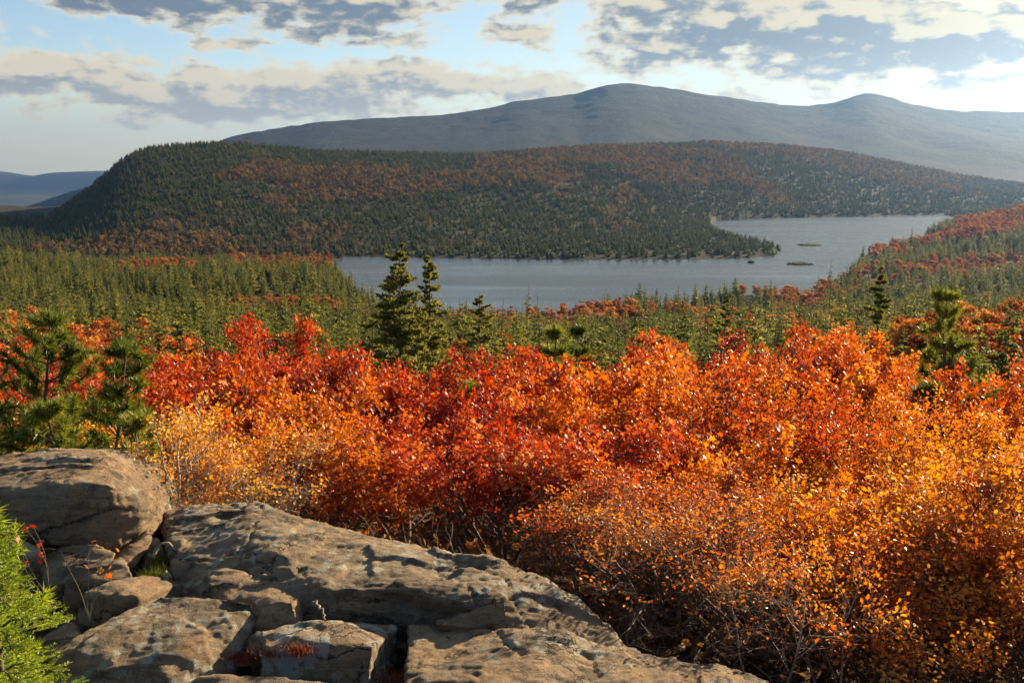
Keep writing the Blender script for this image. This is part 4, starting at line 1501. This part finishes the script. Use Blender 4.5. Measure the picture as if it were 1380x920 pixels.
def scrub():
    rng = np.random.default_rng(5)

    def colour(px, row):
        u = rng.uniform()
        if row in ('front', 'low') and px < 330:
            return 'leaf_gold' if u < 0.75 else 'leaf_orange'
        if row == 'second' and px < 300:
            return 'leaf_gold' if u < 0.4 else 'leaf_orange'
        if row == 'third' and 150 < px < 300 and u < 0.4:
            return 'leaf_orange'
        if px < 480:
            return ('leaf_red' if u < 0.6 else 'leaf_rust') if row in ('back', 'third') else ('leaf_rust' if u < 0.5 else 'leaf_orange')
        if px < 820:
            return ('leaf_red' if u < 0.7 else 'leaf_rust') if row in ('back', 'third', 'second') else ('leaf_red' if u < 0.3 else 'leaf_rust' if u < 0.75 else 'leaf_orange')
        if px < 960:
            return ('leaf_red' if u < 0.35 else 'leaf_rust') if row in ('back', 'third') else ('leaf_rust' if u < 0.65 else 'leaf_orange')
        if row in ('back', 'third'):
            return 'leaf_rust' if u < 0.7 else 'leaf_orange'
        if px > 1220:
            return 'leaf_gold' if u < 0.4 else 'leaf_orange'
        return 'leaf_rust' if u < 0.3 else 'leaf_orange'

    for row, Y0, step, dtop, p0, p1 in (('back', 20.0, 68, 0, -130, 1500), ('third', 15.0, 80, 22, -140, 1540), ('second', 11.3, 96, 58, 150, 1600), ('front', 8.9, 118, 108, 170, 1640)):
        px = p0
        while px < p1:
            p = px + rng.uniform(-0.3, 0.3) * step
            Y = Y0 * rng.uniform(0.93, 1.07)
            top = float(np.interp(p, [c[0] for c in CAN], [c[1] for c in CAN])) + dtop + rng.uniform(-6, 14)
            if row in ('second', 'front') and p < 420:
                top += 18
            if 1255 < p < 1345 and row in ('back', 'third'):
                top += 40
            kind = 'birch' if (row in ('front', 'second') and (p < 330 or p > 1000)) else 'maple'
            plant_scrub(p, Y, top, kind, colour(p, row), row, rng, 0.92, label=None if -60 < p < 1440 else 'autumn scrub tree beyond the frame edge')
            px += step
    # named ones that set the outline
    plant_scrub(410, 17.0, 428, 'maple', 'leaf_red', 'back', rng, 0.8, label='tallest scarlet maple standing out left of the twin firs')
    plant_scrub(895, 17.5, 445, 'maple', 'leaf_red', 'back', rng, 0.7, label='narrow scarlet maple peak below the wooded point')
    plant_scrub(1062, 16.5, 430, 'maple', 'leaf_rust', 'back', rng, 0.9, label='tallest orange red maple peak right of the scarlet ones')
    # bushes right in front on the right
    low = ((790, 7.4, 690, 'leaf_rust', 0.6), (850, 7.0, 680, 'leaf_rust', 0.6), (905, 7.2, 660, 'leaf_orange', 0.6), (880, 6.2, 740, 'leaf_orange', 0.35), (945, 6.6, 700, 'leaf_rust', 0.5),
           (935, 5.9, 775, 'leaf_orange', 0.25), (1000, 7.3, 650, 'leaf_orange', 0.6), (1010, 6.2, 735, 'leaf_orange', 0.3), (1060, 7.0, 670, 'leaf_orange', 0.5), (1105, 7.5, 640, 'leaf_orange', 0.7),
           (1100, 6.3, 740, 'leaf_orange', 0.3), (1165, 7.1, 660, 'leaf_rust', 0.6), (1190, 6.4, 720, 'leaf_orange', 0.5), (1245, 6.9, 645, 'leaf_gold', 0.8), (1250, 5.9, 760, 'leaf_orange', 0.6),
           (1300, 6.5, 665, 'leaf_orange', 0.8), (1350, 6.7, 600, 'leaf_gold', 0.85), (1330, 5.7, 770, 'leaf_gold', 0.7), (1400, 6.0, 690, 'leaf_orange', 0.85), (1430, 6.6, 600, 'leaf_orange', 0.85))
    for p, Y, top, m_, th in low:
        plant_scrub(p, Y, top, 'birch', m_, 'low', rng, 1.1, thin=th)
    # pale stemmed birches
    plant_scrub(1062, 5.5, 690, 'birch', 'leaf_orange', 'low', rng, 0.8, 'bark_birch', 2, thin=0.12, label='slim birch with a white stem just beyond the ledge end')
    plant_scrub(1145, 5.6, 710, 'birch', 'leaf_orange', 'low', rng, 0.8, 'bark_birch', 0, thin=0.12, label='leaning pale stemmed birch right of the slim white one')
    plant_scrub(238, 7.5, 545, 'birch', 'leaf_gold', 'front', rng, 0.9, 'bark_birch', 2, thin=0.35, label='golden birch with white forked stems behind the cleft of the rocks')
    plant_scrub(335, 7.7, 580, 'birch', 'leaf_gold', 'front', rng, 0.85, 'bark_birch', 0, thin=0.35, label='golden birch with a pale stem behind the left end of the slab')


scrub()


def bare_shrubs():
    """leafless twiggy bushes at the edge of the slab"""
    for q, (px, Y, top, lb) in enumerate(((850, 5.75, 800, 'small grey leafless bush against the tip of the slab nose'),
                                          (905, 6.6, 700, 'leafless grey bush with tangled twigs right of the slab nose'),
                                          (215, 7.6, 640, 'bare pale twigs in the gap between boulder and slab'))):
        x = at(px, 600, Y)[0]
        zg = gz(x, Y)
        H = slope(top) * Y - zg
        w, V, F = scrub_tree(900 + q, H, 1.3, 4, 10, 'oval', 0.04, 3, 0.1)
        r = link('bare_shrub', w.mesh('bare_shrub', M['bark_dead'] if px < 300 else M['bark'], True), None, (x, Y, zg))
        tag(r, lb, 'shrub', 'leafless bushes at the slab edge')


bare_shrubs()


def pines():
    specs = [(122, 10.5, 463, 0.95, 11, 5, 0.12, 0.03, 'bushy pine with a pointed top right above the large boulder'),
             (40, 12.5, 422, 1.15, 12, 5, 0.13, 0.0, 'tallest dark pine at the left edge'),
             (-15, 10.0, 490, 0.9, 9, 5, 0.12, 0.0, 'pine cut by the left edge behind the boulder'),
             (72, 9.2, 545, 0.9, 7, 5, 0.12, 0.0, 'low spreading pine just behind the large boulder'),
             (178, 9.6, 560, 0.5, 6, 4, 0.11, 0.0, 'small pine sprig between the bushy pine and the golden birches'),
             (1300, 16.0, 394, 1.05, 13, 4, 0.15, 0.02, 'big dark pine rising over the scrub on the right'),
             (1248, 16.5, 452, 0.75, 8, 4, 0.16, 0.0, 'small pine at the left foot of the big dark pine'),
             (1262, 14.2, 515, 0.9, 6, 5, 0.16, 0.0, 'low bushy pine in front of the big dark pine'),
             (752, 24.0, 428, 0.9, 9, 5, 0.20, 0.0, 'pine top peeping over the scarlet maples below the lake'),
             (770, 26.0, 440, 0.8, 8, 5, 0.20, 0.0, 'lower pine top right beside the one over the scarlet maples'),
             (645, 15.0, 515, 0.8, 7, 4, 0.12, 0.0, 'dark pine half hidden among the scarlet maples'),
             (735, 11.5, 600, 0.7, 6, 4, 0.11, 0.0, 'shaded young pine inside the red scrub')]
    for q, (px, Y, top, Rr, wh, per, tuft, lean, lb) in enumerate(specs):
        x = at(px, 480, Y)[0]
        zg = gz(x, Y)
        H = slope(top) * Y - zg
        w, c = pine(1000 + q, H, Rr, wh, per, tuft, lean)
        r = thing('pine_tree', lb, 'pine', (x, Y, zg), 'pitch pines in the scrub')
        link('trunk', w.mesh('trunk', M['bark'], True), r)
        link('crown', c.mesh('crown', M['needle_pine']), r)
    # near one whose branches reach in from the left
    x = at(-30, 650, 4.7)[0]
    zg = gz(x, 4.7)
    w, c = pine(1101, slope(585) * 4.7 - zg, 0.45, 9, 6, 0.085, 0.0)
    r = thing('pine_tree', 'bright green pine branch ends reaching in at the left edge by the boulder', 'pine', (x, 4.7, zg), 'pitch pines in the scrub')
    link('trunk', w.mesh('trunk', M['bark'], True), r)
    link('crown', c.mesh('crown', M['needle_fir']), r)


pines()


def firs():
    specs = [(541, 42.0, 328, 1.95, 28, 9, 2, 0.16, 'taller left one of the twin firs standing against the lake', 'fir_tree', 'fir'),
             (574, 43.5, 342, 1.6, 26, 9, 2, 0.2, 'shorter right one of the twin firs standing against the lake', 'fir_tree', 'fir'),
             (500, 46.0, 415, 1.7, 15, 7, 2, 0.15, 'ragged low fir leaning out left of the twin firs', 'fir_tree', 'fir'),
             (600, 45.0, 430, 1.6, 14, 7, 2, 0.15, 'low dense fir at the right foot of the twin firs', 'fir_tree', 'fir'),
             (560, 38.0, 440, 1.7, 14, 8, 2, 0.1, 'bushy fir at the foot of the twin firs', 'fir_tree', 'fir'),
             (648, 62.0, 392, 2.3, 22, 8, 2, 0.08, 'broad double topped spruce right of the twin firs', 'spruce_tree', 'spruce'),
             (1186, 40.0, 358, 1.05, 22, 6, 2, 0.2, 'slim tall spruce standing above the orange scrub on the right', 'spruce_tree', 'spruce'),
             (976, 66.0, 398, 1.8, 20, 7, 2, 0.1, 'slender spruce rising alone below the tip of the wooded point', 'spruce_tree', 'spruce'),
             (1120, 330.0, 342, 2.6, 18, 6, 1, 0.2, 'thin topped spruce silhouetted against the water by the islands', 'spruce_tree', 'spruce'),
             (1062, 36.0, 470, 1.4, 12, 7, 2, 0.1, 'spruce half hidden behind the tallest orange red maple', 'spruce_tree', 'spruce'),
             (470, 34.0, 470, 1.5, 12, 7, 2, 0.15, 'pale ragged fir behind the red maples left of the twin firs', 'fir_tree', 'fir')]
    for q, (px, Y, top, Rr, wh, per, fine, gap, lb, nm, cat) in enumerate(specs):
        x = at(px, 400, Y)[0]
        zg = gz(x, Y)
        H = slope(top) * Y - zg
        w, c = conifer(1200 + q, H, Rr, wh, per, fine, gap, 0.7 if q < 2 else 0.8, 0.08, 0.42)
        r = thing(nm, lb, cat, (x, Y, zg), 'lone conifers above the scrub')
        r.rotation_euler = (0.01, 0.025 if q == 1 else 0.0, 0.0)
        link('trunk', w.mesh('trunk', M['bark'], True), r)
        link('crown', c.mesh('crown', M['needle_lit']), r)


firs()


def sapling():
    """young fir in the bottom left corner: flat sprays of short needles"""
    rng = np.random.default_rng(77)
    Y = 3.65
    x = at(-12, 800, Y)[0]
    zg = gz(x, Y)
    H = slope(700) * Y - zg
    wood = Bag()
    tube(wood, [(0, 0, -0.1), (0.01, 0, H * 0.5), (0, 0.01, H)], [0.02, 0.014, 0.004], 6)
    pos, dirs, nrm, sc = [], [], [], []

    def needles(p0, p1, r=0.014):
        n = int(np.linalg.norm(p1 - p0) / 0.0018)
        d = (p1 - p0) / np.linalg.norm(p1 - p0)
        s = np.cross(d, [0, 0, 1.0])
        s /= np.linalg.norm(s)
        for j in range(n):
            u = (j + 0.5) / n
            sg = 1 if j % 2 else -1
            pos.append(p0 + (p1 - p0) * u)
            dirs.append(s * sg * rng.uniform(0.6, 1) + d * rng.uniform(0.3, 0.8) + np.array([0, 0, rng.uniform(-0.1, 0.55)]))
            sc.append(r * rng.uniform(0.7, 1.15))

    nw = 13
    for w in range(nw):
        f = 0.25 + 0.74 * w / nw
        rad = 0.50 * (1.05 - f) ** 0.75
        nb = 5
        a0 = rng.uniform(0, 6.28)
        for k in range(nb):
            a = a0 + 6.283 * k / nb + rng.uniform(-0.2, 0.2)
            L = rad * rng.uniform(0.6, 1.35)
            dh = np.array([math.cos(a), math.sin(a), 0.0])
            sd_ = np.array([-dh[1], dh[0], 0])
            p0 = np.array([0, 0, f * H])
            pts = np.array([p0 + dh * L * u + np.array([0, 0, 0.22 * L * u - 0.12 * L * u * u + 0.03 * math.sin(5 * u)]) for u in np.linspace(0, 1, 6)])
            tube(wood, pts, np.linspace(0.006, 0.002, 6), 4)
            for i in range(1, 5):
                needles(pts[i], pts[i + 1])
            m_ = 5
            for i in range(m_):
                u = 0.25 + 0.7 * i / m_
                b0 = pts[0] + (pts[-1] - pts[0]) * u
                b0 = np.array([np.interp(u, np.linspace(0, 1, 6), pts[:, c]) for c in range(3)])
                for sg in (-1, 1):
                    l2 = L * 0.42 * (1.1 - u) * rng.uniform(0.8, 1.2) + 0.03
                    e = b0 + (dh * 0.75 + sd_ * sg * 0.75) * l2 + np.array([0, 0, rng.uniform(-0.02, 0.04)])
                    tube(wood, [b0, e], [0.0022, 0.0012], 3)
                    needles(b0, e)
                    if l2 > 0.07:
                        h = (b0 + e) / 2
                        e2 = h + (dh * 1.0) * l2 * 0.5 + np.array([0, 0, 0.01])
                        needles(h, e2)
    pos, dirs = np.array(pos), np.array(dirs)
    mm = axes_mats(dirs, rng)
    s3 = np.stack([np.full(len(pos), 0.0030), np.array(sc), np.ones(len(pos))], 1)
    V, F = stamp([(-0.5, 0, 0), (0.5, 0, 0), (0.4, 0.7, 0), (-0.4, 0.7, 0), (0, 1, 0)], [(0, 1, 2), (0, 2, 3), (3, 2, 4)], pos, mm, s3)
    b = Bag()
    b.add(V, F)
    r = thing('fir_sapling', 'bright yellow green fir sapling in the bottom left corner before the rocks', 'fir', (x, Y, zg))
    link('trunk', wood.mesh('trunk', M['bark'], True), r)
    link('crown', b.mesh('crown', M['needle_fir']), r)


sapling()


def seedlings():
    """little red leaved seedling and the small growth in the cracks"""
    rng = np.random.default_rng(31)
    for q, (px, py, Y, top, n, lb) in enumerate(((70, 790, 5.05, 708, 11, 'spindly maple seedling with a few red leaves before the low rounded rock'),
                                                 (118, 800, 5.0, 735, 8, 'spindly maple seedling with a few red leaves right of its twin under the boulder'),
                                                 )):
        base = at(px, py, Y)
        w, lv = Bag(), []
        H = slope(top) * Y - base[2]
        for k in range(4):
            pts = wander(rng, (0, 0, -0.15), (rng.normal() * 0.35, rng.normal() * 0.3, 1), H * rng.uniform(0.7, 1.15) + 0.15, 6, 0.14)
            tube(w, pts, np.linspace(0.003, 0.0012, 7), 4)
            lv += [pts[-1], pts[-2] + rng.normal(size=3) * 0.02, pts[-3] + rng.normal(size=3) * 0.03]
        lv = np.array(lv)[rng.permutation(len(lv))[:n]]
        V, F = stamp(MAPLE_V, MAPLE_F, lv, rot_mats(rng, len(lv), 0.8), rng.uniform(0.022, 0.045, len(lv)))
        b = Bag()
        b.add(V, F)
        r = thing('maple_seedling', lb, 'seedling', tuple(base), 'red leaved seedlings among the rocks')
        link('trunk', w.mesh('trunk', M['bark_dead']), r)
        link('crown', b.mesh('crown', M['leaf_red']), r)
    for q, (px, py, Y, wd, h, mt, nm, cat, lb) in enumerate((
            (372, 878, 4.72, 0.09, 0.045, 'heath', 'heath_tuft', 'heath', 'dark red heath tuft on the front of the white lichened block'),
            (402, 876, 4.66, 0.07, 0.04, 'heath', 'heath_tuft', 'heath', 'small dark red heath tuft right beside the larger one on the block'),
            (548, 918, 4.6, 0.09, 0.06, 'heath', 'heath_tuft', 'heath', 'rusty heath tuft in the corner where block meets front slab'),
            (330, 888, 4.75, 0.08, 0.04, 'heath', 'heath_tuft', 'heath', 'dull heath in the crack by the little orange stone'),
            (213, 790, 5.75, 0.08, 0.14, 'moss', 'moss_clump', 'moss', 'green moss clump in the cleft below the boulder'),
            (215, 760, 6.0, 0.06, 0.08, 'moss', 'moss_clump', 'moss', 'little green moss pad above the other in the cleft'),
            )):
        base = at(px, py, Y)
        n = 420
        pos = np.stack([rng.normal(size=n) * wd * 0.5, rng.normal(size=n) * wd * 0.35, rng.uniform(-0.03, 0.25, n) * h], 1)
        d = rng.normal(size=(n, 3)) * 0.45 + [0, -0.15, 1.0]
        s3 = np.stack([np.full(n, 0.006), rng.uniform(0.4, 1.0, n) * h, np.ones(n)], 1)
        V, F = stamp([(-0.5, 0, 0), (0.5, 0, 0), (0.1, 1, 0)], [(0, 1, 2)], pos, axes_mats(d, rng), s3)
        if nm == 'fern_clump':
            pos[:, 2] = rng.uniform(-0.05, 0.9, n) * h * (1 - np.minimum(1, (pos[:, 0] / wd) ** 2))
            V, F = stamp(OVAL_V, OVAL_F, pos, rot_mats(rng, n, 0.8), rng.uniform(0.03, 0.06, n))
        b = Bag()
        b.add(V, F)
        aa = np.arange(12) * 6.2832 / 12
        ring = np.stack([wd * 1.3 * np.cos(aa), wd * 0.9 * np.sin(aa), np.full(12, -0.02)], 1)
        if nm == 'heath_tuft':
            b.add(np.concatenate([ring * [0.5, 0.5, 1], [[0, 0, 0.12 * h]]]), np.array([[q_, (q_ + 1) % 12, 12] for q_ in range(12)]))
        tag(link(nm, b.mesh(nm, M[mt]), None, tuple(base)), lb, cat, 'small growth in the rock cracks')
    # bleached sticks
    for pts, r_, lb in (([(421, 812, 5.0), (428, 812, 4.98), (434, 824, 4.93), (439, 836, 4.9)], 0.010, 'bleached stick standing beside the layered block'),
                        ([(206, 752, 5.95), (214, 733, 6.0), (228, 730, 6.02), (237, 745, 5.95), (239, 758, 5.85)], 0.012, 'pale looping root over the cleft left of the broad slab'),
                        ([(205, 690, 6.9), (222, 655, 7.2), (226, 636, 7.3), (214, 628, 7.4)], 0.012, 'curved bare stick behind the right end of the boulder')):
        b = Bag()
        Pn = np.array([at(*p) for p in pts])
        tt = np.linspace(0, len(Pn) - 1, 14)
        Pn = np.stack([np.interp(tt, np.arange(len(Pn)), Pn[:, c]) for c in range(3)], 1)
        Pn[1:-1] = (Pn[:-2] + Pn[1:-1] * 2 + Pn[2:]) / 4
        Pn += rng.normal(size=Pn.shape) * 0.004
        tube(b, Pn, np.linspace(r_, r_ * 0.5, 14), 6)
        tag(link('dead_stick', b.mesh('dead_stick', M['bark_dead'], True)), lb, 'stick', 'bleached sticks among the rocks')


seedlings()


def undergrowth():
    rng = np.random.default_rng(8)
    b = Bag()
    n = 42000
    Y = np.sqrt(rng.uniform(4.6 ** 2, 44.0 ** 2, n))
    x = rng.uniform(-0.62, 0.62, n) * Y
    px = 690 + FPX * x / Y
    ok = ~(((Y < 5.75 - 0.6 * x) & (x < 0.75)) | ((Y < 5.1) & (x < 1.5)) | ((x < -1.7) & (Y < 7.4)))
    x, Y = x[ok], Y[ok]
    z = ground_z(x, Y)
    n = len(x)
    pos = np.stack([x, Y, z + rng.uniform(0, 1, n) ** 2 * np.where(Y < 12, 0.35, 0.8)], 1)
    V, F = stamp(OVAL_V, OVAL_F, pos, rot_mats(rng, n, 0.5), rng.uniform(0.05, 0.12, n) * np.where(Y < 14, 1, 1.8))
    b.add(V, F)
    tag(link('undergrowth', b.mesh('undergrowth', M['leaf_scrub'])), kind='stuff')
    # brushwood: thin dry twigs standing under the scrub
    w = Bag()
    for k in range(1500):
        y = math.sqrt(rng.uniform(4.9 ** 2, 14 ** 2))
        xx = rng.uniform(-0.58, 0.62) * y
        if (y < 5.9 - 0.6 * xx and xx < 0.75) or (y < 5.2 and xx < 1.5) or (xx < -1.7 and y < 7.4):
            continue
        p = wander(rng, (xx, y, gz(xx, y) - 0.05), (rng.normal() * 0.6, rng.normal() * 0.6, 1), rng.uniform(0.25, 0.75), 6, 0.32)
        tube(w, p, np.linspace(0.0045, 0.0015, 7), 3)
    tag(link('brushwood_undergrowth', w.mesh('brushwood_undergrowth', M['bark'])), kind='stuff')


undergrowth()


def snags():
    rng = np.random.default_rng(3)
    for px, py, Y, H, lb in ((1163, 336, 905.0, 15.0, 'tall bare dead trunk at the water edge on the right shore'),
                             (1172, 334, 925.0, 9.0, 'shorter dead trunk beside the tall one on the right shore'),
                             (578, 344, 945.0, 12.0, 'pale dead trunk on the far shore behind the twin firs')):
        x = at(px, 340, Y)[0]
        zg = gz(x, Y)
        b = Bag()
        tr = wander(rng, (0, 0, -0.5), (0.02, 0, 1), H, 6, 0.02)
        tube(b, tr, np.linspace(0.32, 0.10, 7), 5)
        for k in range(6):
            i = 2 + k % 4
            a = rng.uniform(0, 6.28)
            tube(b, wander(rng, tr[i], (math.cos(a), math.sin(a), 0.2), rng.uniform(0.6, 1.6), 2, 0.1), [0.08, 0.06, 0.03], 3)
        tag(link('dead_tree', b.mesh('dead_tree', M['bark_dead'], True), None, (x, Y, zg)), lb, 'dead tree', 'dead trunks on the shore')


snags()
